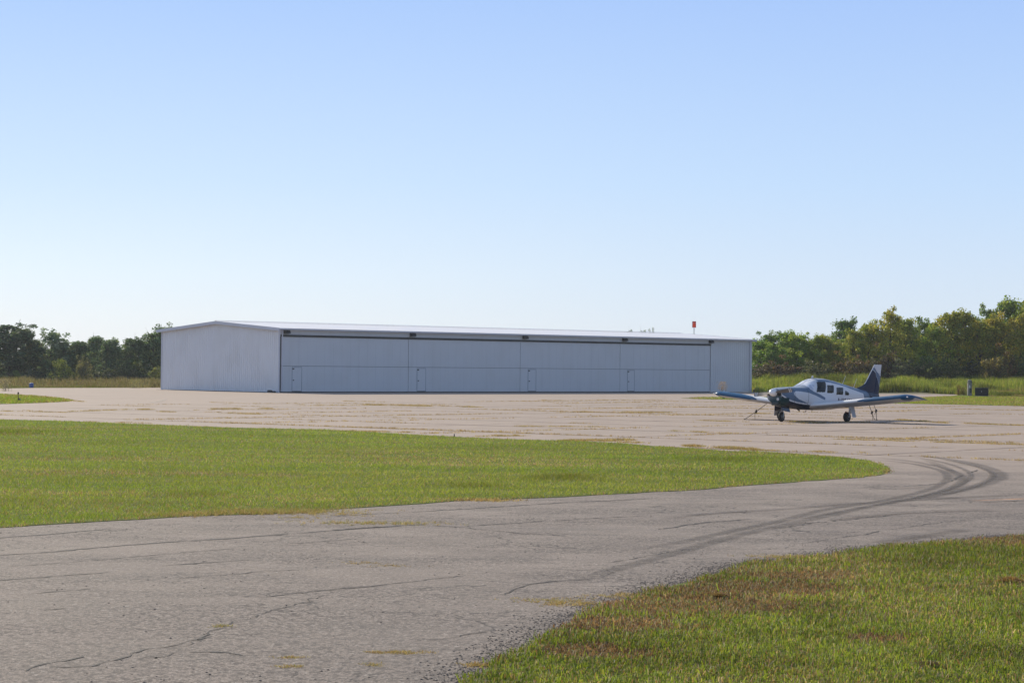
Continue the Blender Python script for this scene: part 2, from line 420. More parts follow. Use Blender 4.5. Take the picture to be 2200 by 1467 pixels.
def blade_arrays(P, h, wd, C, rs, lean=.35, two=False):
    n = len(P); a = rs.rand(n) * 2 * PI; la = rs.rand(n) * 2 * PI; lm = h * lean * rs.rand(n)
    dx = np.cos(a) * wd / 2; dy = np.sin(a) * wd / 2; lx = np.cos(la) * lm; ly = np.sin(la) * lm
    z = P[:, 2]
    b0 = np.stack([P[:, 0] - dx, P[:, 1] - dy, z], 1); b1 = np.stack([P[:, 0] + dx, P[:, 1] + dy, z], 1)
    tip = np.stack([P[:, 0] + lx, P[:, 1] + ly, z + h * (1 - .25 * lean)], 1)
    if not two:
        V = np.stack([b0, b1, tip], 1).reshape(-1, 3)
        T = np.arange(3 * n).reshape(-1, 3); return V, T, np.repeat(C, 3, 0)
    m0 = np.stack([P[:, 0] - dx * .8 + lx * .3, P[:, 1] - dy * .8 + ly * .3, z + h * .6], 1)
    m1 = np.stack([P[:, 0] + dx * .8 + lx * .3, P[:, 1] + dy * .8 + ly * .3, z + h * .6], 1)
    V = np.stack([b0, b1, m0, m1, tip], 1).reshape(-1, 3); k = np.arange(n)[:, None] * 5
    T = np.concatenate([k + [[0, 1, 3]], k + [[0, 3, 2]], k + [[2, 3, 4]]], 0)
    return V, T, np.repeat(C, 5, 0)

GREEN = np.array([[.225, .31, .034], [.27, .345, .045], [.175, .265, .034], [.335, .36, .07]])
TAN = np.array([[.34, .25, .11], [.42, .33, .17], [.25, .155, .07], [.46, .40, .24]])
def grass_cols(n, dry, rs):
    g = GREEN[rs.choice(4, n, p=[.38, .3, .2, .12])]; t = TAN[rs.choice(4, n, p=[.4, .25, .25, .1])]
    c = np.where((rs.rand(n) < dry)[:, None], t, g)
    return c * (.75 + .5 * rs.rand(n))[:, None]

def scatter_poly(poly, n, bounds, rs, rad=None):
    "n candidates, uniform or thinning with distance"
    x0, x1, y0, y1 = bounds
    u = rs.rand(n); 
    if rad:                                     # denser near the camera
        k = rad; y = (y0 ** (1 - k) + u * (y1 ** (1 - k) - y0 ** (1 - k))) ** (1 / (1 - k))
    else: y = y0 + u * (y1 - y0)
    x = x0 + rs.rand(n) * (x1 - x0); P = np.stack([x, y], 1)
    return P[inside(P + rs.randn(len(P), 2) * .035 + np.stack([fbm(x * 3, y * 3) - .5, fbm(x * 3 + 50, y * 3) - .5], 1) * .35, poly)]

# foreground lawn
rs = RS(11)
P = scatter_poly(fg_w, 1080000, (-1.2, 17, 11, 34), rs, 1.25)
P = P[(P[:, 0] < .30 * P[:, 1] + 7)]
def ell(P, px, py, rx, ry, ang=0):
    c = G(px, py); d = P - np.array([c.x, c.y]); ca, sa = math.cos(ang), math.sin(ang)
    u = (d[:, 0] * ca + d[:, 1] * sa) / rx; v = (-d[:, 0] * sa + d[:, 1] * ca) / ry
    return np.exp(-(u * u + v * v))
rust = np.zeros(len(P)); dry = .2 + .6 * np.clip(fbm(P[:, 0] * .55, P[:, 1] * .55) - .47, 0, 1) * 2.2
for e in ((1480, 1300, 1.25, 1.1, .7), (1620, 1270, 1.1, .9, .8), (1330, 1345, .7, .7, .6), (1700, 1240, .6, .7, .6), (1780, 1235, .4, .5, 0), (2170, 1160, 1.0, 1.0, .3), (1250, 1400, .35, .5, 0), (1350, 1410, .3, .35, 0), (1880, 1375, .28, .3, 0)):
    rust = np.maximum(rust, ell(P, *e) * (.55 + 1.1 * fbm(P[:, 0] * 2.5 + 40, P[:, 1] * 2.5)))
dist = edge_dist(P, fg_w)
bare = fbm(P[:, 0] * 3.1 + 7, P[:, 1] * 3.1)
keep = rs.rand(len(P)) < np.clip(1.25 - .5 * np.clip(dry, 0, 1) - .5 * (bare < .36), .2, 1)
P = P[keep]; rust = rust[keep]; dry = dry[keep]; dist = dist[keep]; n = len(P)
clump = fbm(P[:, 0] * 6, P[:, 1] * 6, 3)
h = (.025 + .075 * rs.rand(n) ** 1.3) * (.55 + .95 * clump) * (1 - .35 * np.clip(dry, 0, 1)) + .06 * (rs.rand(n) < .012)
C = grass_cols(n, np.clip(dry, 0, .93), rs)
rm_ = rs.rand(n) < np.clip(rust * 1.9 - .42, 0, .95); RU = np.array([[.30, .19, .09], [.37, .25, .13], [.21, .13, .065], [.44, .34, .2]]); C[rm_] = (RU[rs.choice(4, n, p=[.4, .3, .2, .1])] * (.7 + .5 * rs.rand(n))[:, None])[rm_]; h = h * np.where(rm_, .65, 1)
tone = .62 + .8 * fbm(P[:, 0] * 1.1 + 90, P[:, 1] * 1.1); C = C * tone[:, None]
mott = fbm(P[:, 0] * .8 + 12, P[:, 1] * .8, 4); C = C * (np.array([.88, .81, 1.05]) * (.68 + .62 * mott)[:, None]); pale = rs.rand(n) < .008; C[pale] = np.array([.42, .42, .30])
V, T, CC = blade_arrays(np.c_[P, np.full(n, .004)], h, .0045 + .006 * rs.rand(n), C, rs, 1.5, True)
tri_object('lawn', V, T, CC, M['blade'], kind='stuff', label='rough mown green lawn with brown dry patches beside the near taxiway', category='grass')

# the island between taxiway and apron
rs = RS(12)
P = scatter_poly(isl_w, 1150000, (-34, 24, 25, 82), rs, 2.0)
P = P[np.abs(P[:, 0]) < .265 * P[:, 1] + 3]
n = len(P)
st = fbm(P[:, 0] * .12 + 5, P[:, 1] * .5 + 3, 5); st2 = fbm(P[:, 0] * .9, P[:, 1] * 1.6, 4)
dist = edge_dist(P, isl_w)
dry = np.clip(.05 + 1.5 * np.clip(st - .5, 0, 1) + 1.0 * np.clip(st2 - .58, 0, 1) + .6 * np.exp(-dist / .12), 0, .85)
C = grass_cols(n, dry, rs) * np.array([.95, .92, 1.1]) * (.78 + .5 * fbm(P[:, 0] * .3 + 60, P[:, 1] * .8, 3))[:, None]
clump = fbm(P[:, 0] * 2.4, P[:, 1] * 3.2, 3)
h = (.035 + .04 * rs.rand(n)) * (.4 + 1.15 * clump) + .05 * (rs.rand(n) < .006)
for (px, py, r, a) in ((1180, 1030, .8, .06), (1230, 1026, .7, .09), (1010, 1045, .7, .05), (5, 930, 1.6, .18), (1560, 988, 1.2, .05), (420, 1065, .6, .05)):
    e = ell(P, px, py, r, r * 1.3); h = h + a * e * rs.rand(n); C = C * (1 - .35 * e[:, None])
yl = np.clip((fbm(P[:, 0] * .10 + 31, P[:, 1] * .42 + 8, 4) - .42) * 4, 0, 1)[:, None]; C = C * (1 + yl * np.array([.14, 0, .3])); pale = rs.rand(n) < .003; C[pale] = np.array([.40, .42, .28])
V, T, CC = blade_arrays(np.c_[P, np.full(n, .004)], h, (.006 + .006 * rs.rand(n)) * (P[:, 1] / 26) ** .9, C, rs, 1.0)
tri_object('lawn', V, T, CC, M['blade'], kind='stuff', label='long tongue of mown green grass between taxiway and apron', category='grass')

# far verges: short grass
for nm, poly, bounds, cnt, lab, dr in (('lawn', li_w, (-48, -24, 112, 170), 60000, 'wedge of mown grass beyond the apron at the far side', .18),
                           ('lawn', ri_w, (14, 62, 115, 190), 110000, 'mown grass strip behind the parked aeroplane', .42)):
    rs = RS(cnt); P = scatter_poly(poly, cnt, bounds, rs); n = len(P)
    d = np.clip(dr + 1.6 * (fbm(P[:, 0] * .15, P[:, 1] * .25) - .5) + .5 * np.exp(-edge_dist(P, poly) / .5), 0, .9)
    V, T, CC = blade_arrays(np.c_[P, np.full(n, .01)], .05 + .06 * rs.rand(n), .05 + .03 * rs.rand(n), grass_cols(n, d, rs), rs, .8)
    tri_object(nm, V, T, CC, M['blade'], kind='stuff', label=lab, category='grass')

# tall weeds on the bank (right) and dry field (left)
rs = RS(21); n = 180000
P = np.stack([24 + rs.rand(n) * 65, 190 + rs.rand(n) ** .9 * 52], 1)
P = P[(P[:, 0] < .29 * P[:, 1] + 6) & ~inside(P, outline)]
n = len(P); z = hgt(P[:, 0], P[:, 1]) - .03
ramp_ = np.clip((P[:, 1] - 192) / 14, 0, 1)
cl = np.clip(3 * fbm(P[:, 0] * .4, P[:, 1] * .22, 4) - 1.0, .1, 1.1)
h = (.10 + .75 * ramp_ ** 1.3) * (.45 + .95 * cl) * (.75 + .5 * rs.rand(n))
tw = np.array([[.185, .235, .040], [.23, .25, .055], [.14, .20, .035], [.32, .28, .10]])
C = tw[rs.choice(4, n, p=[.38, .27, .2, .15])] * (.7 + .6 * rs.rand(n))[:, None] * np.clip(3.2 * fbm(P[:, 0] * .22 + 70, P[:, 1] * .16, 4) - .62, .45, 1.25)[:, None]
e = np.clip((fbm(P[:, 0] * .2 + 9, P[:, 1] * .3) - .56) * 6, 0, 1) * (P[:, 1] < 212); C = np.where((rs.rand(n) < e)[:, None], np.array([.26, .19, .10]) * (.7 + .5 * rs.rand(n))[:, None], C)
V, T, CC = blade_arrays(np.c_[P, z], h, .05 + .06 * rs.rand(n), C, rs, .5)
tri_object('tall_weeds', V, T, CC, M['blade'], kind='stuff', label='bank of knee high green weeds below the trees', category='weeds')
rs = RS(22); n = 130000
P = np.stack([-84 + rs.rand(n) * 84, 187 + rs.rand(n) * 76], 1)
P = P[(P[:, 0] > -.29 * P[:, 1] - 6) & (P[:, 0] < -.14 * P[:, 1]) & ~inside(P, outline)]
n = len(P)
h = .5 * (.12 + .95 * np.clip((P[:, 1] - 192) / 22, 0, 1)) * np.clip(4.2 * fbm(P[:, 0] * .55, P[:, 1] * .12, 4) - 1.25, .25, 1.8) * (.7 + .6 * rs.rand(n))
tw = np.array([[.20, .165, .085], [.16, .12, .075], [.12, .13, .045], [.27, .23, .15], [.13, .09, .06]])
C = tw[rs.choice(5, n, p=[.3, .25, .22, .11, .12])] * (.7 + .6 * rs.rand(n))[:, None]
lowm = P[:, 1] < 200; C[lowm] = np.where((rs.rand(lowm.sum()) < .6)[:, None], np.array([.125, .145, .04]), C[lowm])
V, T, CC = blade_arrays(np.c_[P, np.full(n, -.03)], h, .05 + .06 * rs.rand(n), C, rs, .5)
tri_object('tall_weeds', V, T, CC, M['blade'], kind='stuff', label='brown dry field of tall weeds below the dark tree line', category='weeds')

# ---------------------------------------------------------------- cracks, joints, tyre marks
def ribbon(pts, width, z, jit=0.0, seed=0, wj=.4, step=.4):
    rs = RS(seed); P = [np.array(p[:2], float) for p in pts]; out = []
    for a, b in zip(P[:-1], P[1:]):
        m = max(1, int(np.linalg.norm(b - a) / step)); m = min(m, 400)
        for q in range(m): out.append(a + (b - a) * q / m)
    out.append(P[-1]); out = np.array(out); n = len(out)
    if jit:
        nn = np.cumsum(rs.randn(n, 2) * jit, 0); nn = nn - np.linspace(0, 1, n)[:, None] * nn[-1]; out = out + nn * .6 + rs.randn(n, 2) * jit * .5
    d = np.gradient(out, axis=0); L = np.linalg.norm(d, axis=1, keepdims=True) + 1e-9; nrm = np.c_[-d[:, 1], d[:, 0]] / L
    w_ = width * (1 - wj + 2 * wj * rs.rand(n)) * (1 if not wj else 1)
    l = out + nrm * w_[:, None] / 2; r = out - nrm * w_[:, None] / 2
    return l, r, out
def ribbons_object(name, lst, mat, **k):
    mb = MB(); uvs = []
    for (l, r, c) in lst:
        n = len(l); z = k.get('z', .005)
        vs = [(p[0], p[1], z) for p in l] + [(p[0], p[1], z) for p in r]
        fs = [(i, i + n, i + n + 1, i + 1) for i in range(n - 1)]
        mb.add(vs, fs)
        uvs += [(i / (n - 1), 1) for i in range(n)] + [(i / (n - 1), 0) for i in range(n)]
    k.pop('z', None)
    o = mb.build(name, mat, **k); me = o.data; uv = me.uv_layers.new(name='UVMap')
    idx = np.empty(len(me.loops), np.int32); me.loops.foreach_get('vertex_index', idx)
    uv.data.foreach_set('uv', np.array(uvs, np.float32)[idx].ravel()); return o

def cpx(lst, ox, oy, s=2.75): return [G(ox + x / s, oy + y / s) for x, y in lst]
cr = []
A5 = (0, 1100); A6 = (700, 1100); A4 = (1400, 880); A3 = (600, 840)
for (pts, o, wd, jt) in (
    ([(-900, 235), (0, 150), (300, 130), (560, 105), (750, 95)], A5, .055, .006),
    ([(-900, 330), (0, 255), (300, 240), (600, 212), (1000, 180), (1300, 162), (1600, 140), (2200, 88), (2500, 72)], A5, .06, .007),
    ([(0, 325), (500, 290), (1000, 245), (1500, 205), (2200, 150)], A5, .018, .006),
    ([(-200, 420), (0, 410), (300, 385), (700, 355), (900, 325), (1500, 280)], A5, .03, .015),
    ([(0, 490), (600, 455), (1100, 385), (1700, 345), (2200, 330)], A5, .02, .02),
    ([(1920, 485), (1700, 545), (1550, 600), (1400, 655), (1200, 740), (1080, 830), (980, 865), (830, 855)], A5, .012, .02),
    ([(130, 940), (300, 885), (420, 880), (500, 840)], A5, .018, .012),
    ([(300, 910), (560, 910), (640, 880), (750, 860), (850, 810), (1050, 790), (1250, 730)], A5, .016, .012),
    ([(1560, 500), (1900, 465), (2200, 435)], A5, .022, .012),
    ([(240, 580), (400, 567)], A5, .02, .01), ([(1110, 830), (1350, 828), (1420, 850)], A5, .03, .012),
    ([(0, 465), (250, 440), (500, 405), (880, 368)], A6, .024, .012),
    ([(1040, 490), (1150, 435), (1300, 410), (1600, 390)], A6, .02, .012),
    ([(1640, 300), (1800, 270), (2150, 215)], A6, .02, .02),
    ([(500, 755), (760, 742), (1000, 690)], A6, .015, .012), ([(1150, 365), (1350, 375), (1420, 380)], A6, .014, .01),
    ([(0, 105), (350, 88), (440, 82)], A6, .05, .006),
    ([(450, 78), (800, 84), (900, 100), (1200, 125), (1450, 145)], A6, .03, .03),
    ([(0, 710), (400, 655), (700, 640)], A4, .04, .02), ([(1180, 460), (1700, 440), (1800, 400), (1930, 355)], A4, .035, .02),
    ([(800, 700), (1200, 655), (1600, 610), (2080, 600)], A4, .03, .03), ([(900, 790), (1200, 740), (1500, 690), (1900, 650)], A4, .016, .02),
    ([(270, 740), (1000, 705), (1600, 665), (2200, 635)], A3, .05, .01), ([(1080, 800), (1500, 770), (2200, 735)], A3, .035, .01),
    ([(270, 825), (650, 800)], A3, .04, .01), ([(0, 690), (800, 655)], A3, .02, .03)):
    q = [np.array(p[:2]) for p in cpx(pts, *o)]
    for _ in range(2):
        q2 = [q[0]]
        for a, b in zip(q[:-1], q[1:]): q2 += [a * .75 + b * .25, a * .25 + b * .75]
        q = q2 + [q[-1]]
    l_, r_, c_ = ribbon(q, wd, 0, jt * 1.2 + .004, len(cr), .75, .07)
    rr = RS(900 + len(cr)); i0 = 0; nn = len(l_)
    while i0 < nn - 3:
        L_ = int(6 + rr.rand() * 60); i1 = min(nn, i0 + L_); k_ = i1 - i0
        if k_ > 3:
            tp_ = np.minimum(1, np.minimum(np.arange(k_), np.arange(k_)[::-1]) / 3.0)[:, None]
            m_ = (l_[i0:i1] + r_[i0:i1]) / 2
            cr.append((m_ + (l_[i0:i1] - m_) * tp_, m_ + (r_[i0:i1] - m_) * tp_, None))
        i0 = i1 - 1 + (0 if wd > .045 else int(rr.rand() ** 3 * 22))
# joints of the far apron: two families of parallel lines
J1 = np.array([-.762, .648]); J2 = np.array([.648, .762]); rs = RS(31)
weeds_at = []; joints = []
apr_edge = [(x, y) for x, y, z in gp([(-300, 899), (0, 899), (500, 917), (900, 932), (1250, 946), (1500, 962), (1800, 979), (1925, 1000), (2250, 1000), (2250, 862), (1500, 858), (700, 862), (300, 866), (170, 868), (-300, 877)])]
base = np.array(G(1000, 913)[:2])
for fam, dirv, nrm, spc, rng in ((0, J1, J2, 5.8, range(-8, 14)), (1, J2, J1, 6.1, range(-12, 14))):
    for k in rng:
        p0 = base + nrm * spc * k
        ts = np.arange(-90, 90, .5); pts = p0 + dirv * ts[:, None]
        ins = inside(pts, apr_edge)
        if ins.sum() < 4: continue
        tt = ts[ins]; a = p0 + dirv * tt[0]; b = p0 + dirv * tt[-1]
        ph = rs.rand() * 50
        if fam == 0 or k % 2 == 0:
            joints.append(ribbon([a, b], .34 if fam == 0 else .20, 0, .02, 200 + k + fam * 50, .45, .8))
        den = 3 if fam == 0 else 2
        for t in tt:
            m = fbm(np.array([t * .11 + ph]), np.array([k * 3.3 + 11.0 * fam]), 4)[0]
            if m > (.47 if fam == 0 else .53):
                for q in range(int((m - .44) * 26 * den / 2)):
                    weeds_at.append((p0 + dirv * (t + rs.rand() * .5) + rs.randn(2) * .07, m))
ribbons_object('pavement_cracks', cr, M['tar'], kind='structure', z=.004)
ribbons_object('joint_stains', joints, M['joint'], kind='structure', z=.006)
marks = []
for pts, wd in (([(1200, 290), (1500, 310), (1640, 340), (1730, 365), (1755, 395), (1735, 430), (1640, 475), (1440, 525), (1200, 565), (1000, 590), (800, 650), (500, 710), (100, 800), (-300, 850)], .42),
            ([(1560, 270), (1700, 330), (1790, 370), (1845, 400), (1840, 430), (1740, 480), (1560, 525), (1380, 555), (1100, 610), (800, 680), (500, 740), (100, 860), (-300, 960), (-600, 1080)], .5),
            ([(1500, 262), (1700, 285), (1850, 310), (1960, 335), (2035, 365), (2070, 392), (2020, 425), (1850, 470), (1700, 500), (1500, 535)], .75),
            ([(2300, 500), (1900, 515), (1700, 525), (1450, 540), (1100, 560), (800, 590), (300, 612), (0, 660)], .5),
            ([(1300, 285), (1500, 300), (1640, 325), (1760, 355), (1800, 375)], .35), ([(1500, 275), (1700, 305), (1830, 345), (1900, 385), (1860, 430), (1700, 490), (1400, 552), (1000, 620), (600, 700)], .3), ([(1650, 285), (1850, 318), (1990, 360), (2030, 392), (1960, 440), (1780, 492), (1500, 545)], .3),
            ([(2100, 590), (1600, 605), (1300, 625), (1000, 660)], .5), ([(1750, 440), (1500, 465), (1180, 470)], .3), ([(1900, 700), (1500, 760), (1300, 790)], .7)):
    # smooth the measured polyline
    q = np.array([p[:2] for p in cpx(pts, *A4)]); t = np.arange(len(q)); tt = np.linspace(0, len(q) - 1, len(q) * 10)
    for _ in range(1):
        qq = np.c_[np.interp(tt, t, q[:, 0]), np.interp(tt, t, q[:, 1])]
    ker = np.ones(13) / 13; pad = np.pad(qq, ((6, 6), (0, 0)), 'edge'); qq = np.c_[np.convolve(pad[:, 0], ker, 'valid'), np.convolve(pad[:, 1], ker, 'valid')]
    marks.append((qq, wd))
lst = []
for i, (qq, wd) in enumerate(marks): lst.append((ribbon(qq, wd * .62, 0, 0, i, .08, .5), i))
for r, i in lst: ribbons_object('tyre_marks', [r], M['rubber_mark'], kind='structure', z=.007 + .002 * i)
ribbons_object('taxiway_line', [ribbon(cpx([(1860, 548), (1990, 544), (2200, 535), (2700, 515)], *A4), .17, 0, 0, 5, .05)], M['worn_orange'], kind='structure', z=.03)
ribbons_object('apron_line', [ribbon(cpx([(-60, -56 + 0), (0, 0)], 340, 867) if 0 else [G(318, 865.8), G(330, 864.8), G(343, 862.5), G(352, 860.3), G(358, 858.6)], .25, 0, 0, 5, .05)], M['worn_white'], kind='structure', z=.03)

# dry tufts growing in joints and along edges
rs = RS(41); W = [(p[0], p[1], .05 + .07 * rs.rand(), .06 + .1 * (m - .44), 0) for p, m in weeds_at]
def patch(px, py, rx, ry, n, hh, green=0.0):
    c = G(px, py)
    for i in range(n):
        W.append((c.x + rs.randn() * rx * .5, c.y + rs.randn() * ry * .5, hh * (.5 + .7 * rs.rand()), .04, green))
for a in ((340, 1108, .5, .25, 260, .09, .2), (418, 1105.5, .35, .25, 200, .10, .1), (540, 1102, .45, .3, 420, .12, .25), (470, 1103, .25, .15, 70, .06, .5), (600, 1101, .9, .2, 380, .07, .3), (640, 1099, .6, .25, 300, .08, .5),
          (700, 1105, .8, .25, 180, .04, .2), (800, 1124, .9, .25, 360, .06, .4), (650, 1112, .4, .2, 60, .05, .3), (1025, 1074, .5, .25, 220, .06, .1), (640, 1096, 1.4, .3, 220, .06, .2), (450, 1100, 1.6, .25, 160, .05, .2),
          (1700, 1196, .35, .18, 260, .04, .35), (1760, 1200, .4, .2, 220, .035, .3), (1830, 1201, .5, .2, 140, .03, .3), (1345, 1280, .3, .2, 200, .035, .15), (1190, 1290, .3, .2, 160, .03, .3), (1200, 1297, .15, .2, 110, .035, .1), (1255, 1297, .2, .15, 130, .03, .1),
          (855, 1401, .22, .07, 240, .018, .15), (805, 1427, .08, .08, 50, .015, .3), (1040, 1429, .12, .08, 160, .03, .1), (480, 1344, .08, .06, 60, .02, .5), (620, 1431, .1, .05, 70, .02, .2), (625, 1412, .1, .05, 60, .02, .2), (780, 1209, .2, .12, 60, .02, .1), (840, 1215, .2, .12, 60, .02, .1)):
    patch(a[0], a[1], a[2] * 1.15, a[3] * 1.2, int(a[4] * .5), a[5], a[6])
# weedy lumps on the far edge of the island and the big golden patches on the apron
for (x0, y0, x1, y1, n, hh) in ((180, 905, 330, 909, 160, .05), (720, 925, 880, 929, 260, .08), (1020, 937, 1120, 936, 200, .09), (1210, 947, 1350, 945, 420, .1), (1480, 958, 1620, 966, 900, .11), (1260, 945, 1400, 953, 200, .08), (1560, 965, 1860, 972, 320, .05),
                                (300, 880, 580, 878, 900, .12), (640, 869, 900, 872, 200, .08), (780, 870, 1040, 875, 700, .12), (1240, 884, 1640, 889, 1500, .1), (1500, 903, 1600, 906, 250, .07), (1700, 906, 1770, 909, 320, .1), (1920, 901, 2080, 912, 600, .1), (2080, 910, 2200, 914, 350, .09),
                                (0, 883, 150, 886, 150, .08), (150, 884, 300, 879, 300, .1), (330, 884, 560, 890, 350, .1), (1440, 925, 1600, 932, 350, .06), (1800, 943, 2200, 955, 500, .06), (1100, 915, 1300, 917, 200, .07), (150, 860, 178, 863, 120, .1)):
    a = np.array(G(x0, y0)[:2]); b = np.array(G(x1, y1)[:2])
    for i in range(n):
        t = rs.rand(); m = fbm(np.array([t * 9.0 + x0]), np.array([y0 * 1.0]), 3)[0]
        if m < .45: continue
        p = a + (b - a) * t + rs.randn(2) * np.array([.1, .22]); W.append((p[0], p[1], hh * (.3 + .8 * rs.rand()), .06, .15))
W = np.array(W); rep = 7; W = np.repeat(W, rep, 0); n = len(W)
near = W[:, 1] < 32
P = W[:, :2] + rs.randn(n, 2) * np.where(near, .018, .07)[:, None]
TW = np.array([[.44, .31, .16], [.36, .23, .12], [.50, .40, .24], [.28, .19, .11]])
C = TW[rs.choice(4, n)] * (.75 + .5 * rs.rand(n))[:, None]
gm = rs.rand(n) < W[:, 4]; C[gm] = np.array([.27, .27, .10])
V, T, CC = blade_arrays(np.c_[P, np.zeros(n)], W[:, 2] * (.5 + .7 * rs.rand(n)), np.where(near, .006, .02), C, rs, 1.3)
tri_object('dry_grass', V, T, CC, M['blade'], kind='stuff', label='golden dry grass tufts sprouting from pavement joints and edges', category='dry grass')

# loose stones and crumbled edge
rs = RS(51); pts = []
def add_st(P, r): pts.append(np.c_[P, r])
n = 10000; P = np.stack([-9 + rs.rand(n) * 14, 12 + rs.rand(n) ** 1.4 * 20], 1); m = fbm(P[:, 0] * .5, P[:, 1] * .5, 3)
P = P[(rs.rand(n) < np.clip((m - .35) * 3, 0, 1)) & ~inside(P, fg_w) & ~inside(P, isl_w)]; add_st(P, .003 + .009 * rs.rand(len(P)) ** 4)
e = np.array([p[:2] for p in fg_w[1:17]]); 
for a, b in zip(e[:-1], e[1:]):
    L = np.linalg.norm(b - a); k = int(L * 550); t = rs.rand(k)[:, None]; q = a + (b - a) * t
    nn = np.array([-(b - a)[1], (b - a)[0]]) / L
    q = q + nn * (np.abs(rs.randn(k, 1)) * .22 - .03); ok = ~inside(q, fg_w); q = q[ok]; add_st(q, .003 + .008 * rs.rand(len(q)) ** 2)
Sx = np.concatenate(pts); n = len(Sx)
ico = np.array([[1, 0, 0], [-1, 0, 0], [0, 1, 0], [0, -1, 0], [0, 0, 1], [0, 0, -.4]], float)
fo = np.array([[0, 2, 4], [2, 1, 4], [1, 3, 4], [3, 0, 4], [2, 0, 5], [1, 2, 5], [3, 1, 5], [0, 3, 5]])
V = (ico[None] * (.7 + .6 * rs.rand(n, 6, 1)) * Sx[:, 2][:, None, None] * np.array([1.2, 1, .6]) + np.c_[Sx[:, :2], np.full(n, .002)][:, None]).reshape(-1, 3)
T = (fo[None] + (np.arange(n) * 6)[:, None, None]).reshape(-1, 3)
tri_object('loose_stones', V, T, None, M['stone'], kind='stuff', label='scattered dark pebbles and crumbled asphalt on the near taxiway', category='gravel')

# small clods of cut thatch on the near lawn
def clod(px, py, rx, ry, hz, colr, lab):
    rs = RS(int(px)); c = G(px, py); n = 1500; a = rs.rand(n) * 2 * PI; r = np.sqrt(rs.rand(n))
    x = r * np.cos(a) * rx; y = r * np.sin(a) * ry; z = hz * (1 - r * r) * rs.rand(n)
    P = np.c_[x, y, z + .02]
    V, T, CC = blade_arrays(P, .02 + .035 * rs.rand(n), np.full(n, .008), np.array(colr) * (.4 + 1.1 * rs.rand(n))[:, None], rs, 1.8)
    o = tri_object('grass_clod', V, T, CC, M['blade'], label=lab, category='grass clod'); o.location = (c.x, c.y, 0)
clod(2170, 1253, .12, .11, .04, (.34, .21, .10), 'rusty brown clod of dry thatch high on the near lawn')
clod(1998, 1437, .09, .09, .02, (.14, .10, .06), 'dark muddy clod of soil low on the near lawn')
clod(1545, 1285, .06, .06, .02, (.30, .19, .10), 'brown thatch clump in the dead patch near the taxiway')
# ================================================================ HANGAR
A = G(599.3, 843.4); HA = math.radians(41.5)
U = Vector((math.cos(HA), math.sin(HA), 0)); Vv = Vector((-math.sin(HA), math.cos(HA), 0))
def along(p, d, px):
    lo, hi = 0.0, 150.0
    f = lambda t: project(p + d * t)[0] - px
    s = f(lo) < 0
    for _ in range(50):
        m = (lo + hi) / 2
        if (f(m) < 0) == s: lo = m
        else: hi = m
    return lo
def height(p, py):
    lo, hi = 0.0, 30.0
    for _ in range(50):
        m = (lo + hi) / 2
        if project((p.x, p.y, m))[1] > py: lo = m
        else: hi = m
    return lo
HL = along(A, U, 1613.5); HW = along(A, Vv, 347.0); ZE = height(A, 705.6)
mid = A + Vv * (HW / 2); ZR = height(mid, 691.5)
print('hangar', A, HL, HW, ZE, ZR)
hangar = empty('hangar', (A.x, A.y, 0), HA, label='long low white metal aircraft hangar with four wide doors', cat='hangar')
roofz = lambda y: ZE + (ZR - ZE) * (1 - abs(y - HW / 2) / (HW / 2))
# corrugated gable, back and far end
mb = MB()
def ribbed(p0, d, n_out, length, top, pitch=.305, dep=.045):
    prof = []
    k = int(length / pitch)
    for i in range(k):
        b = i * pitch
        prof += [(b, 0), (b + pitch * .62, 0), (b + pitch * .72, dep), (b + pitch * .9, dep)]
    prof.append((length, 0)); vs = []; fs = []
    for t, o in prof:
        x = p0[0] + d[0] * t + n_out[0] * o; y = p0[1] + d[1] * t + n_out[1] * o
        vs += [(x, y, .04), (x, y, top(t))]
    for i in range(len(prof) - 1): fs.append((2 * i, 2 * i + 2, 2 * i + 3, 2 * i + 1))
    return vs, fs
for a in (((0, HW), (0, -1), (-1, 0), HW, lambda t: roofz(HW - t) - .05), ((HL, 0), (0, 1), (1, 0), HW, lambda t: roofz(t) - .05), ((HL, HW), (-1, 0), (0, 1), HL, lambda t: ZE - .05)):
    mb.add(*ribbed(*a))
mb.build('wall', M['siding'], hangar)
xs_door = [along(A, U, p) for p in (601.8, 876.5, 1116.8, 1331.3, 1525.0)]
Z_TRK = height(A + U * 1, 719.0); Z_TRK0 = Z_TRK - .17
D0 = xs_door[0]; D4 = xs_door[4]
mb = MB()       # smooth front: header band, right-hand bay, thin left jamb
mb.quad((0, 0, .04), (D0 - .06, 0, .04), (D0 - .06, 0, ZE - .05), (0, 0, ZE - .05))
mb.quad((D0 - .06, 0, Z_TRK), (D4 + .06, 0, Z_TRK), (D4 + .06, 0, ZE - .05), (D0 - .06, 0, ZE - .05))
vs, fs = ribbed((D4 + .06, 0), (1, 0), (0, -1), HL - D4 - .06, lambda t: ZE - .05, dep=.012); mb.add(vs, fs)
mb.build('front_wall', M['doorskin'], hangar)
for bx in ((-.06, .12, -.05, .10), (HL - .10, HL + .06, -.05, .10), (-.06, .10, HW - .10, HW + .05)):
    mb = MB(); mb.box(*bx, 0, ZE - .02); mb.build('corner_trim', M['trim'], hangar)
for bx in ((.16, .26), (HL - .34, HL - .22)):
    mb = MB(); mb.box(*bx, -.15, -.052, .25, ZE - .15); mb.build('downpipe', M['trim'], hangar, bevel=.02)
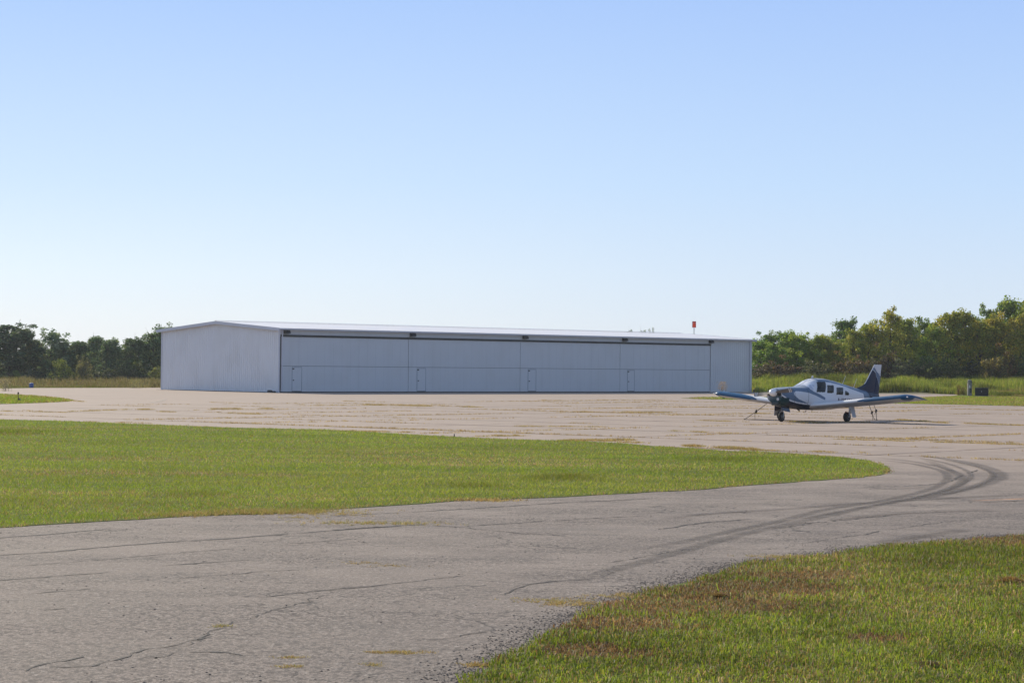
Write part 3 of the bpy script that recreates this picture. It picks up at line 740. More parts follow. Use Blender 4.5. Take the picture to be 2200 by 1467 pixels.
# roof: two ribbed slopes
OV = .32
def slope(sgn):
    vs = []; fs = []; x0 = -OV; L = HL + 2 * OV; pitch = .61; k = int(L / pitch); prof = []
    for i in range(k + 1):
        b = x0 + i * pitch
        if b > x0 + L - .1: break
        prof += [(b, 0), (b + .04, .010), (b + .06, .010), (b + .10, 0)]
    prof.append((x0 + L, 0))
    ye = -OV if sgn > 0 else HW + OV; ze = roofz(0) - (ZR - ZE) / (HW / 2) * OV
    for x, o in prof: vs += [(x, ye, ze + o + .05), (x, HW / 2, ZR + o + .05)]
    for i in range(len(prof) - 1): fs.append((2 * i, 2 * i + 2, 2 * i + 3, 2 * i + 1) if sgn > 0 else (2 * i, 2 * i + 1, 2 * i + 3, 2 * i + 2))
    return vs, fs
mb = MB(); mb.add(*slope(1)); mb.add(*slope(-1)); roof = mb.build('roof', M['roofing'], hangar)
mb = MB(); rs = RS(5)
for i in range(int(HL / 3.05)):
    x0 = -OV + i * 3.07; mb.add([(x0, HW / 2 - .22, ZR + .075), (x0 + 3.04, HW / 2 - .22, ZR + .075), (x0 + 3.04, HW / 2, ZR + .14), (x0, HW / 2, ZR + .14), (x0 + 3.04, HW / 2 + .22, ZR + .075), (x0, HW / 2 + .22, ZR + .075)], [(0, 1, 2, 3), (3, 2, 4, 5)])
mb.build('ridge_cap', M['roofing'], roof)
# fascia / gutter and rakes
ze = roofz(0) - (ZR - ZE) / (HW / 2) * OV
mb = MB(); mb.box(-OV, HL + OV, -OV - .12, -OV + .02, ze - .085, ze + .035); mb.build('gutter', M['trim'], hangar)
mb = MB(); mb.box(-OV + .02, HL + OV - .02, -OV + .025, -.004, ze - .075, ze - .05); mb.build('soffit', M['trim'], hangar)
for x in (-OV - .05, HL + OV - .04):
    mb = MB()
    for (ya, za, yb, zb) in ((-OV - .1, ze, HW / 2, ZR), (HW / 2, ZR, HW + OV + .1, ze)):
        mb.add([(x, ya, za - .19), (x + .09, ya, za - .19), (x + .09, ya, za + .07), (x, ya, za + .07), (x, yb, zb - .19), (x + .09, yb, zb - .19), (x + .09, yb, zb + .07), (x, yb, zb + .07)],
               [(0, 1, 2, 3), (7, 6, 5, 4), (0, 4, 5, 1), (1, 5, 6, 2), (2, 6, 7, 3), (3, 7, 4, 0)])
    mb.build('rake_trim', M['trim'], hangar)
mb = MB(); mb.box(D0 - .06, D4 + .02, -.10, .01, Z_TRK0, Z_TRK - .003); mb.box(D0 - .09, D0, -.06, .01, .02, Z_TRK0 - .003); mb.build('door_header', M['bronze'], hangar)
M['frame'] = simple('blue_grey_frame', (.27, .31, .37), .5)
fold = [height(A + U * x, y) for x, y in ((3, 786.6),)][0]
wd_px = [(627.0, 647.0, 789.5), (895.5, 913.5, 791), (1134.0, 1150.5, 794.2), (1347.5, 1362, 796.5)]
for i in range(4):
    x0, x1 = xs_door[i] + .02, xs_door[i + 1] - .03
    a = along(A, U, wd_px[i][0]); b = along(A, U, wd_px[i][1]); zt = 2.12
    mb = MB(); y = -.02
    # upper leaf, and the lower leaf with an opening for the walk door
    def leaf(xa, xb, za, zb): mb.box(xa, xb, y, y + .06, za, zb)
    leaf(x0, x1, fold + .018, Z_TRK0 - .01)
    leaf(x0, a - .03, .09, fold - .012); leaf(b + .03, x1, .09, fold - .012); leaf(a - .03, b + .03, zt + .04, fold - .012)
    rs = RS(60 + i)
    for q in range(int((x1 - x0) / .91)):       # lapped sheets of the skin
        xx = x0 + (q + 1) * .91
        if xx > x1 - .2: break
        mb.box(xx, xx + .02, y - .006, y - .001, fold + .03, Z_TRK0 - .02)
        if xx < a - .1 or xx > b + .1: mb.box(xx, xx + .02, y - .006, y - .001, .10, fold - .03)
    d = mb.build('bifold_door', M['doorskin'], hangar)
    g = MB(); g.box(x0 - .03, x1 + .03, y + .065, y + .07, .0, Z_TRK0); g.build('door_backing', M['seam'], d)
    g = MB(); g.box(a, b, y - .012, y + .04, .14, zt); wdor = g.build('walk_door', M['doorskin'], d)
    g = MB(); g.box(a - .028, a - .004, y - .025, y + .03, .10, zt + .03); g.box(b + .004, b + .028, y - .025, y + .03, .10, zt + .03); g.box(a - .003, b + .003, y - .024, y + .03, zt + .004, zt + .03); g.build('door_frame', M['frame'], d)
    g = MB(); g.lathe([(0, .035), (.02, .035), (.03, .02), (.06, .02), (.065, .045), (.10, .04), (.11, .0)], (a + .10, y - .012, 1.05), (0, -1, 0), 12); g.build('door_handle', M['bronze'], d)
    g = MB(); g.box(a + .02, a + .17, y - .06, y - .013, zt - .16, zt - .06); g.build('door_closer', M['bronze'], d)
    g = MB(); g.box(x0, x1, y - .01, y + .05, .005, .085); g.build('bottom_seal', M['black'], d)
# wall pack lights
for px in (613.5, 884.0, 1126, 1340, 1525.5):
    x = along(A, U, px); zc = Z_TRK + .235
    g = MB(); vs = [(x - .29, -.012, zc - .16), (x + .29, -.012, zc - .16), (x + .29, -.012, zc + .17), (x - .29, -.012, zc + .17),
                    (x - .25, -.34, zc - .13), (x + .25, -.34, zc - .13), (x + .25, -.24, zc + .12), (x - .25, -.24, zc + .12)]
    g.add(vs, [(3, 2, 1, 0), (4, 5, 6, 7), (0, 1, 5, 4), (1, 2, 6, 5), (2, 3, 7, 6), (3, 0, 4, 7)])
    o = g.build('floodlight', M['bronze'], hangar, bevel=.02)
    g = MB(); g.box(x - .2, x + .2, -.30, -.06, zc - .165, zc - .158); g.build('lens', simple('lamp_lens', (.35, .36, .36), .2) if 'lens' not in M else M['lens'], o)
g = MB(); g.box(-.35, HL + .35, -.35, HW + .35, -.05, .018); g.build('foundation_slab', simple('slab_concrete', (.30, .27, .24), .85, bump=.3), hangar)
# broken box at the gable corner, debris by the far corner
g = MB(); g.box(-.95, -.55, .1, .4, .018, .22, taper=.03); g.box(-.62, -.3, .0, .22, .018, .14, taper=.02)
o = g.build('drain_block', M['bronze'], bevel=.02, label='small dark block lying at the hangar corner', cat='block'); o.location = (A.x, A.y, 0); o.rotation_euler = (0, 0, HA)
e = A + U * (HL + .2)
g = MB(); g.box(-.1, .5, -.8, -.1, 0, .35, taper=.06); g.box(.2, .75, -.4, .1, 0, .5, taper=.1)
o = g.build('utility_box', M['bronze'], bevel=.03, label='low dark box beside the far end of the hangar', cat='box'); o.location = (e.x, e.y, 0); o.rotation_euler = (0, 0, HA)

# ================================================================ RED SIGN BEHIND THE ROOF
M['red'] = simple('red_panel', (.85, .13, .05), .5, var=.3, vscale=2)
M['white'] = simple('white_paint', (.62, .62, .62), .5)
M['steel'] = simple('galvanised_steel', (.30, .31, .33), .4, metal=.6)
Yd = 262; c = at_depth(1491.3, 697.2, Yd); q = Yd / F
sg = empty('beacon_sign', (c.x, c.y, 0), 0, label='small red panel on a thin pole rising behind the hangar roof', cat='sign')
g = MB(); g.tube([(0, .06, 0), (0, .06, c.z + .3)], .045, 8); g.build('pole', M['steel'], sg)
g = MB(); w2 = 4.0 * q; h2 = 7.0 * q; g.box(-w2 * .82, w2 * .82, -.03, .02, c.z - h2 * .92, c.z + h2 * .84); 
_t = NT('red_translucent_panel'); _a = _t.bsdf(Base_Color=(.85, .13, .05), Roughness=.5); _b = _t.n('ShaderNodeBsdfTranslucent', {'Color': (.95, .2, .07)}); _m = _t.n('ShaderNodeMixShader', {0: .5}); _t.t.links.new(_a.outputs[0], _m.inputs[1]); _t.t.links.new(_b.outputs[0], _m.inputs[2])
M['redp'] = _t.done(_m)
g.build('panel', M['redp'], sg)
g = MB(); g.box(-w2, w2, -.045, .035, c.z + h2 * .845, c.z + h2); g.box(-w2, -w2 * .83, -.045, .035, c.z - h2, c.z + h2 * .84); g.box(w2 * .83, w2, -.045, .035, c.z - h2, c.z + h2 * .84)
g.build('frame', M['bronze'], sg)
for x, z in ((-.45, .5), (.45, .5), (0, -.93)):
    g = MB(); g.lathe([(0, .045), (.04, .05), (.07, .02)], (x * w2, -.03, c.z + h2 * z), (0, -1, 0), 10); g.build('reflector', M['white'], sg)

# ================================================================ SMALL THINGS ON THE FIELD
M['yellow'] = simple('faded_olive_paint', (.10, .095, .03), .6)
c = G(39, 861.0)
lt = empty('edge_light', (c.x, c.y, .02), 0, label='slim dark taxiway light post with a slanted base in the far grass wedge', cat='edge light')
g = MB(); g.tube([(0, 0, 0), (0, 0, .36)], [.03, .025], 8); g.lathe([(.36, .03), (.38, .05), (.47, .05), (.50, .03)], (0, 0, 0), (0, 0, 1), 10); g.build('stem', M['yellow'], lt)
g = MB(); g.add([(.02, -.1, 0), (.22, -.1, 0), (.22, .1, 0), (.02, .1, 0), (.02, -.08, .13), (.05, -.08, .13), (.05, .08, .13), (.02, .08, .13)], [(3, 2, 1, 0), (4, 5, 6, 7), (0, 1, 5, 4), (1, 2, 6, 5), (2, 3, 7, 6), (3, 0, 4, 7)]); g.build('base', M['bronze'], lt)
for px, py, lab in ((976, 939.5, 'short black stake at the apron edge of the grass island'), (1555, 856.5, 'stubby dark light fitting in the strip below the far wingtip')):
    c = G(px, py); g = MB()
    g.lathe([(0, .03), (.02, .03), (.022, .015), (.06, .015), (.062, .02), (.085, .018), (.09, .006)] if px < 1000 else [(0, .14), (.05, .14), (.07, .09), (.13, .09), (.16, .05)], (0, 0, 0), (0, 0, 1), 12)
    o = g.build('edge_light', M['bronze'], label=lab, cat='edge light'); o.location = (c.x, c.y, .02)
M['blue'] = simple('blue_plastic', (.03, .085, .30), .4)
c = G(63, 833.0); c.y += .8
bb = empty('barrel', (c.x, c.y, 0), 0, label='small blue barrel standing in the dry weeds', cat='barrel')
g = MB(); g.lathe([(0, .16), (.02, .19), (.12, .205), (.13, .215), (.15, .205), (.30, .205), (.31, .215), (.33, .205), (.42, .19), (.44, .16)], (0, 0, 0), (0, 0, 1), 20); g.build('drum', M['blue'], bb, smooth=True)
g = MB(); g.lathe([(.44, .15), (.45, .14), (.46, .05), (.475, .04)], (0, 0, 0), (0, 0, 1), 16); g.build('lid', M['white'], bb)
# service pedestal and cabinet
M['oldgrey'] = simple('weathered_grey_metal', (.20, .195, .185), .65, var=.5, vscale=3, bump=.3)
c = G(2084, 850.2)
pd = empty('service_pedestal', (c.x, c.y, .02), .1, label='weathered grey service pedestal with a rounded cap at the edge of the weeds', cat='pedestal')
g = MB(); g.box(-.24, .14, -.16, .16, 0, 1.18); g.build('housing', M['oldgrey'], pd, bevel=.04)
g = MB(); g.lathe([(0, .17), (.06, .19), (.30, .18), (.34, .12)], (-.05, 0, 1.17), (0, 0, 1), 16); g.build('cap', M['oldgrey'], pd, smooth=True)
g = MB(); g.tube([(.14, 0, 0), (.14, 0, 1.35), (.12, 0, 1.42)], .045, 8); g.build('conduit', M['bronze'], pd)
g = MB(); g.box(-.17, -.04, -.19, -.163, .72, 1.0); g.build('meter', M['white'], pd, bevel=.01)
g = MB(); g.box(-.05, .09, -.185, -.163, .25, .70); g.build('panel_door', M['bronze'], pd)
c = G(2109, 851.8)
cb = empty('transformer_box', (c.x, c.y, .02), -.25, label='squat black ground cabinet right beside the grey pedestal', cat='cabinet')
g = MB(); g.box(-.60, .60, -.40, .40, .06, .76); g.build('cabinet', M['black'], cb, bevel=.03)
g = MB(); g.box(-.63, .63, -.43, .43, .762, .80); g.build('lid', M['bronze'], cb, bevel=.015)
g = MB(); g.box(-.66, .66, -.46, .46, 0, .058); g.build('plinth', M['oldgrey'], cb)
g = MB(); g.box(-.03, .03, -.43, -.403, .40, .52); g.build('latch', M['steel'], cb)

def weed(name, px, py, hh, spread, n, colr, lab, cat, seed, top=0):
    rs = RS(seed); c = G(px, py); st = MB()
    for i in range(n):
        x, y = rs.randn(2) * spread * .35; hz = hh * (.5 + .5 * rs.rand()); lx, ly = rs.randn(2) * spread * .35
        st.tube([(x, y, 0), (x + lx * .4, y + ly * .4, hz * .5), (x + lx, y + ly, hz)], [.012, .01, .005], 4, caps=False)
    m = n * 42; P = np.c_[rs.randn(m) * spread * .4, rs.randn(m) * spread * .4, hh * (top + (1 - top) * rs.rand(m)) * .92]
    V, T, CC = blade_arrays(P, .03 + .07 * rs.rand(m), .02 + .03 * rs.rand(m), np.array(colr) * (.6 + .8 * rs.rand(m))[:, None], rs, 1.6)
    e = empty(name, (c.x, c.y, 0), 0, label=lab, cat=cat)
    st.build('stems', simple('dry_stem_%d' % seed, tuple(x * .5 for x in colr), .8), e)
    tri_object('leaves', V, T, CC, M['blade'], e)
weed('wild_plant', 1552, 846.5, 1.25, .55, 12, (.42, .26, .07), 'yellow orange weed standing alone against the hangar wall', 'weed', 1, .35)
weed('wild_plant', 2061, 848.7, 1.05, .35, 14, (.17, .075, .035), 'rusty dead weed stalks nearest the tip of the pavement', 'weed', 2, 0)
weed('wild_plant', 2070, 848.9, .85, .3, 12, (.13, .075, .04), 'dark brown dead weed stalks just left of the grey pedestal', 'weed', 3, 0)
weed('wild_plant', 2150, 848.0, .45, .9, 14, (.30, .20, .11), 'pale tan dead weeds just right of the black cabinet', 'weed', 4, 0)
weed('wild_plant', 8, 840.0, 1.1, .8, 16, (.42, .36, .27), 'pale bleached weed clump at the edge of the dry field', 'weed', 5, 0)
weed('wild_plant', 293, 834.0, .9, .9, 16, (.30, .30, .16), 'pale green weed clump in the dry field near the hangar gable', 'weed', 6, 0)

# ================================================================ TREES
def tree_meshes(seed, h, wid, nclu, per, leaf, base=.12, ragged=.35, droop=0.0, pal=((1, 1, 1),), spiky=0):
    "returns trunk MB and crown arrays; h height, wid crown width, base = crown start as part of h"
    rs = RS(seed); st = MB(); tips = []
    tr = .022 * h + .03
    lean = rs.randn(2) * .03 * h
    tp = [(0, 0, -.3), (lean[0] * .2, lean[1] * .2, h * .25), (lean[0] * .5, lean[1] * .5, h * .5), (lean[0], lean[1], h * .88)]
    st.tube(tp, [tr * 1.25, tr, tr * .7, tr * .15], 8)
    nl = 15
    for i in range(nl):
        f = base + (.92 - base) * (i + rs.rand()) / nl; a = rs.rand() * 2 * PI
        prof = (math.sin(PI * min(1, (f - base * .4) / (1 - base * .4)) ** .72)) ** .6
        r = wid / 2 * prof * (.65 + .5 * rs.rand())
        s = Vector((lean[0] * f, lean[1] * f, h * f * .86)); e = s + Vector((math.cos(a) * r, math.sin(a) * r, h * (.10 + .10 * rs.rand())))
        m = (s + e) / 2 + Vector((0, 0, .03 * h))
        st.tube([s, m, e], [tr * .45 * (1.1 - f), tr * .3 * (1.1 - f), .012], 5, caps=False); tips.append(e)
        for k in range(3):
            e2 = m + Vector(rs.randn(3)) * .16 * wid; st.tube([m, e2], [tr * .16, .008], 4, caps=False); tips.append(e2)
    cs = []
    for i in range(nclu):
        if i < len(tips) and rs.rand() < .85: c = np.array(tips[i])
        else:
            f = base + (1 - base) * rs.rand() ** .85
            prof = (math.sin(PI * min(1, (f - base * .35) / (1 - base * .35) * .93 + .02) ** .75)) ** .55
            a = rs.rand() * 2 * PI; r = wid / 2 * prof * math.sqrt(rs.rand()) * (1 + ragged * rs.randn() * .6)
            c = np.array([math.cos(a) * r + lean[0] * f, math.sin(a) * r + lean[1] * f, h * f * .95])
        cs.append(c)
    for i in range(spiky):
        a = rs.rand() * 2 * PI; r = wid * .25 * rs.rand(); c0 = np.array([math.cos(a) * r, math.sin(a) * r, h * .86])
        d = np.array([math.cos(a) * .25, math.sin(a) * .25, 1]) * h * (.06 + .1 * rs.rand())
        st.tube([c0 - d, c0, c0 + d], [.03, .02, .006], 4, caps=False)
        for q in range(3): cs.append(c0 + d * (q / 2.2))
    cs = np.array(cs); N = len(cs) * per
    size = wid * (.055 + .075 * rs.rand(len(cs)) ** 1.5) + .12
    ci = np.repeat(np.arange(len(cs)), per)
    off = rs.randn(N, 3); off /= np.linalg.norm(off, axis=1, keepdims=True); off *= (rs.rand(N) ** .45)[:, None] * size[ci][:, None]
    off[:, 2] *= .8; off[:, 2] -= droop * np.abs(rs.randn(N)) * size[ci]
    P = cs[ci] + off; P[:, 2] = np.maximum(P[:, 2], .15 + .2 * rs.rand(N))
    # leaf quads (bent diamonds)
    d1 = rs.randn(N, 3); d1[:, 2] -= .4 + droop; d1 /= np.linalg.norm(d1, axis=1, keepdims=True)
    d2 = np.cross(d1, rs.randn(N, 3)); d2 /= np.linalg.norm(d2, axis=1, keepdims=True) + 1e-9
    L = leaf * (.55 + .9 * rs.rand(N))[:, None]
    V = np.stack([P - d1 * L * .5, P + d2 * L * .34, P + d1 * L * .5, P - d2 * L * .34], 1).reshape(-1, 3)
    T = np.arange(4 * N).reshape(-1, 4)
    pal = np.array(pal); cc = pal[rs.randint(0, len(pal), len(cs))][ci] * (.45 + 1.1 * rs.rand(N) ** 1.3)[:, None]
    flip = rs.rand(N) < .3; cc[flip] = (pal[rs.randint(0, len(pal), N)] * (.8 + .4 * rs.rand(N))[:, None])[flip]
    return st, V, T, np.repeat(cc, 4, 0)

LEFTP = ((.12, .17, .10), (.15, .20, .11), (.10, .15, .09), (.19, .21, .11))
RIGHTP = ((.27, .33, .06), (.34, .36, .07), (.19, .26, .055), (.40, .38, .08), (.29, .35, .08))
OLIVE = ((.15, .165, .085), (.21, .20, .115), (.11, .13, .07))
RUST = ((.15, .115, .075), (.125, .105, .065), (.185, .13, .085), (.12, .125, .06))
protos = {}
def proto(key, *a, **k):
    st, V, T, C = tree_meshes(*a, **k)
    root = bpy.data.objects.new('tree_source', None)
    me = MB(); me.v = st.v; me.f = st.f; me.m = st.m; me.c = st.c
    protos[key] = (me, V, T, C, {})
for i in range(5): proto('L%d' % i, 100 + i, 8.0, 4.4, 150, 60, .22, base=.03, ragged=.45, pal=LEFTP, spiky=1)
for i in range(6): proto('R%d' % i, 200 + i, 9.0, 5.6, 150, 70, .23, base=.04, ragged=.5, droop=.35, pal=RIGHTP, spiky=3 if i % 2 else 1)
for i in range(3): proto('B%d' % i, 300 + i, 2.4, 3.4, 55, 60, .17, base=.02, ragged=.3, pal=OLIVE)
for i in range(2): proto('C%d' % i, 320 + i, 2.4, 3.4, 55, 60, .17, base=.02, ragged=.3, pal=RUST)
def place(key, name, loc, h0, h, w0, w_, rz, tint, lab, cat, group=None):
    me, V, T, C, cache = protos[key]
    e = empty(name, loc, rz, label=lab, cat=cat, group=group)
    trn = 'trunk' if name != 'bush' else 'stems'; cr_ = 'crown' if name != 'bush' else 'foliage'
    if 'a' not in cache:
        a = me.build(trn, M['bark'], e); b = tri_object(cr_, V, T, C, M['leaf'], e); cache['a'] = a; cache['b'] = b
    else:
        a = cache['a'].copy(); col_.objects.link(a); a.parent = e; a.name = trn
        b = cache['b'].copy(); col_.objects.link(b); b.parent = e; b.name = cr_
    b.color = (*tint, 1)
    e.scale = (w_ / w0, w_ / w0, h / h0)
    return e
def tree_at(key, name, px, top, Y, wpx, tint, lab, cat='tree', group=None, h0=8.0, w0=4.4):
    c = at_depth(px, 800, Y); z0 = float(hgt(c.x, Y)) - .03
    z1 = at_depth(px, top, Y).z; h = z1 - z0
    return place(key, name, (c.x, Y, z0), h0, h * 1.0, w0, wpx * Y / F, random.random() * 6.28, tint, lab, cat, group)

LT = [ # px, top y, width px, tint, label
 (-42, 690, 110, (.95, 1, .95), 'huge dark tree cut off by the frame beside the left edge'),
 (14, 696, 92, (.85, .95, .9), 'broad dark oak, tallest at the left end of the far tree line'),
 (50, 704, 50, (1, 1.05, 1), 'narrow dark tree leaning on the broad oak'),
 (74, 728, 44, (1.35, 1.25, .95), 'low brownish green tree between the narrow tree and the round crowned one'),
 (108, 711, 58, (1.2, 1.35, 1.35), 'round crowned blue green tree standing above its neighbours'),
 (136, 733, 36, (1.0, 1.1, 1.05), 'small dark tree just right of the round crowned one'),
 (152, 740, 34, (1.25, 1.2, .8), 'lowest olive tree of the far tree line'),
 (175, 731, 42, (1.0, 1.1, 1.0), 'small domed tree above the silvery bush'),
 (210, 720, 52, (1.15, 1.3, 1.15), 'peaked green tree in the middle of the far tree line'),
 (228, 735, 34, (.8, .9, .9), 'very dark low tree right of the peaked one'),
 (246, 727, 36, (1.4, 1.45, 1.3), 'pale thin topped tree where the sky shows through'),
 (275, 725, 46, (1.1, 1.2, 1.0), 'domed green tree second from the hangar cluster'),
 (302, 727, 42, (1.0, 1.1, .95), 'dark tree just left of the one touching the gable'),
 (330, 712, 50, (1.25, 1.35, 1.05), 'tall lighter tree rising toward the hangar eave'),
 (350, 700, 48, (1.0, 1.15, 1.0), 'tall tree partly hidden by the hangar gable')]
for i, (px, top, wp, tint, lab) in enumerate(LT):
    tree_at('L%d' % (i % 5), 'oak_tree', px, top, 258 + (i * 37 % 9), wp * 1.3, tint, lab)
for i in range(15):
    px = -30 + i * 26 + random.uniform(-6, 6)
    tree_at('L%d' % ((i + 2) % 5), 'oak_tree', px, 742 + random.uniform(-6, 10), 270 + random.uniform(0, 8), 58, (.8, .9, .85), 'dark tree in the rear row of the far left tree line', group='rear trees of the left tree line')
for px, top, wp, key, tint, lab in ((8, 803, 40, 'B0', (1.0, 1.25, .8), 'green shrub at the foot of the broad oak'), (37, 797, 22, 'B1', (1.1, 1.5, .7), 'small bright green shrub below the narrow tree'), (78, 800, 60, 'B2', (.5, .6, .6), 'very dark low shrub below the round crowned tree'),
    (135, 775, 48, 'B1', (1.2, 1.35, .6), 'yellow green shrub low in the far tree line'), (140, 803, 50, 'B0', (1.1, 1.15, .7), 'low olive shrub below the yellow green one'), (180, 768, 34, 'B2', (1.25, 1.15, 1.1), 'silvery pale bush low in the far tree line'), (186, 802, 34, 'B0', (1.4, 1.35, 1.1), 'pale shrub at the foot of the silvery bush'), (222, 790, 60, 'B2', (.5, .6, .6), 'dark shrub below the peaked green tree'),
    (262, 785, 40, 'B1', (.8, .9, .7), 'dark green shrub below the pale thin topped tree'), (296, 790, 44, 'B0', (.6, .7, .6), 'dark shrub near the gable in the far tree line'), (332, 790, 34, 'B1', (1.25, 1.3, .7), 'olive yellow shrub touching the hangar gable')):
    tree_at(key, 'bush', px, top, 252 + random.uniform(-2, 3), wp, tint, lab, 'bush', h0=2.4, w0=3.4)

RT = [
 (1652, 711, 250, 56, (.55, .75, .8), 'dark round topped tree behind the first trees past the hangar'),
 (1632, 728, 247, 66, (.85, 1.1, .9), 'green tree touching the hangar end wall'),
 (1664, 738, 245, 52, (.8, 1.0, .9), 'low leafy tree second from the hangar end wall'),
 (1694, 712, 249, 62, (.9, 1.1, .9), 'full green tree with a twiggy top, third from the hangar end wall'),
 (1724, 715, 247, 54, (.95, 1.1, .85), 'flat topped green tree left of the short gap in the skyline'),
 (1764, 718, 246, 54, (1.0, 1.05, .8), 'light green tree just right of the short gap in the skyline'),
 (1786, 728, 245, 50, (1.05, 1.0, .75), 'low yellowish tree before the dark round one'),
 (1818, 682, 262, 70, (.42, .60, .85), 'dark blue green tree rising alone behind the yellow row'),
 (1834, 706, 246, 56, (1.15, 1.05, .8), 'yellow green tree in front of the dark round one'),
 (1866, 694, 247, 56, (1.1, 1.05, .75), 'yellowish tree left of the twiggy tall one'),
 (1912, 661, 246, 62, (1.2, 1.05, .75), 'tall twiggy tree with sparse branches reaching left'),
 (1946, 682, 248, 58, (1.0, 1.0, .85), 'rounded olive tree right of the twiggy tall one'),
 (1984, 682, 256, 62, (.55, .7, .8), 'dark green tree set back between two olive crowns'),
 (2008, 698, 246, 56, (1.0, 1.1, .7), 'bright green tree below the set back dark crown'),
 (2042, 665, 247, 66, (1.15, 1.0, .75), 'amber tinged tree above the grey pedestal'),
 (2072, 668, 248, 58, (1.15, 1.02, .75), 'amber tree right of the one above the pedestal'),
 (2118, 655, 256, 66, (.6, .75, .75), 'dark green tree behind the last amber crowns'),
 (2104, 690, 246, 58, (1.2, 1.0, .7), 'low orange tinged tree above the black cabinet'),
 (2140, 672, 247, 60, (1.2, .95, .7), 'olive brown tree near the right end of the row'),
 (2172, 637, 255, 72, (.75, .9, .8), 'tallest tree of the row with a pointed green top'),
 (2196, 668, 246, 60, (1.2, .98, .7), 'orange brown tree in front of the tallest one'),
 (2226, 634, 252, 80, (.9, 1, .8), 'tall green tree cut by the right frame edge'),
 (2270, 650, 247, 80, (1, 1, .8), 'large tree just beyond the right frame edge')]
for i, (px, top, Y, wp, tint, lab) in enumerate(RT):
    tree_at('R%d' % (i % 6), 'broadleaf_tree', px, top, Y + 3, wp * 1.4, tint, lab, h0=9.0, w0=5.6)
for i in range(20):
    px = 1625 + i * 33 + random.uniform(-8, 8); t = 735 - (px - 1625) * .085
    tree_at('R%d' % ((i + 3) % 6), 'broadleaf_tree', px, t + random.uniform(0, 16), 258 + random.uniform(0, 8), 78, (.7, .8, .75), 'green tree in the rear row of the right tree line, half hidden', group='rear trees of the right tree line', h0=9.0, w0=5.6)
RB = [(1630, 790, 40, 'C0', (.9, .9, .95), 'brownish shrub at the hangar end wall'), (1662, 783, 52, 'C1', (1, .85, .9), 'reddish brown shrub left of the cockpit'), (1700, 786, 50, 'C0', (.9, .8, .8), 'reddish brown shrub above the engine cowling'),
 (1738, 784, 46, 'B0', (.9, .9, .8), 'olive grey shrub above the windscreen'), (1772, 782, 46, 'B1', (1, .95, .7), 'olive yellow shrub above the cabin windows'), (1808, 778, 50, 'C1', (1.1, 1, .7), 'tan brown shrub above the rear window'),
 (1842, 774, 48, 'C0', (1.1, .95, .75), 'rusty shrub just left of the tail fin'), (1872, 772, 40, 'B2', (.9, .8, .7), 'grey brown shrub behind the tail fin'), (1908, 766, 50, 'C1', (.85, .75, .7), 'dull rusty shrub just right of the tail fin'),
 (1930, 782, 42, 'B0', (.95, 1, 1), 'grey green shrub with a dark hollow right of the tail'), (1952, 776, 50, 'B2', (1.25, 1.2, 1.1), 'silvery olive shrub, palest of the thicket'), (1984, 768, 46, 'B1', (.8, 1.15, .6), 'green leafy shrub between the palest shrub and the thicket gap'),
 (2016, 774, 48, 'B0', (.8, .9, .6), 'dark green shrub below the bright green tree'), (2050, 776, 46, 'B1', (.9, .95, .6), 'olive shrub left of the pedestal'), (2086, 778, 40, 'B2', (.5, .55, .5), 'dark shrub behind the pedestal'),
 (2130, 772, 48, 'B1', (1.35, 1.1, .7), 'yellow olive shrub right of the cabinet'), (2160, 768, 46, 'C1', (1.3, 1.05, .7), 'amber leafed shrub second from the right edge'), (2198, 776, 46, 'B0', (.9, 1.0, .6), 'dark green shrub at the right edge')]
for i, (px, top, wp, key, tint, lab) in enumerate(RB):
    tree_at(key, 'bush', px, top, 241.5 + (i % 3) * 1.1, wp * 1.25, tint, lab, 'bush', h0=2.4, w0=3.4)
for i in range(16):          # unseen trees continuing the wood, added to darken reflections on the aeroplane
    tr_ = place('R%d' % (i % 6), 'broadleaf_tree', (84 + (i % 3) * 3 + i * 1.2, 232 - i * 11, .3), 9.0, 11 + (i * 7 % 5) * .6, 5.6, 10.5, i * 1.3, (.85, .9, .8), 'unseen green tree added to the wood beyond the right frame edge', 'tree', 'added unseen trees beyond the right frame edge')
for px, top, wp, lab in ((1346, 711, 24, 'faint treetop peeking over the roof, left of the pair'), (1383, 708, 24, 'darker treetop peeking over the roof, middle of the three'), (1399, 711, 16, 'small treetop peeking over the roof nearest the red sign')):
    tree_at('L%d' % (px % 5), 'oak_tree', px, top, 330, wp * 1.3, (1.1, 1.15, 1.1), lab)
# ================================================================ AEROPLANE
NWp = G(1678.5, 906.0)                       # where the nose wheel stands
YAW = math.radians(42.0)
BK = Vector((math.sin(YAW), math.cos(YAW), 0)); PT = Vector((math.cos(YAW), -math.sin(YAW), 0))
S_NW = .78; S_MW = 3.2
root_p = NWp + BK * (S_MW - S_NW)
# local frame: x aft (s - S_MW), y to the pilot's LEFT... x cross y = z needs y = starboard, so use a = -port
plane = empty('aeroplane', (root_p.x, root_p.y, .004), math.atan2(BK.y, BK.x), label='parked blue and white low wing propeller aeroplane tied down on the apron', cat='aeroplane')
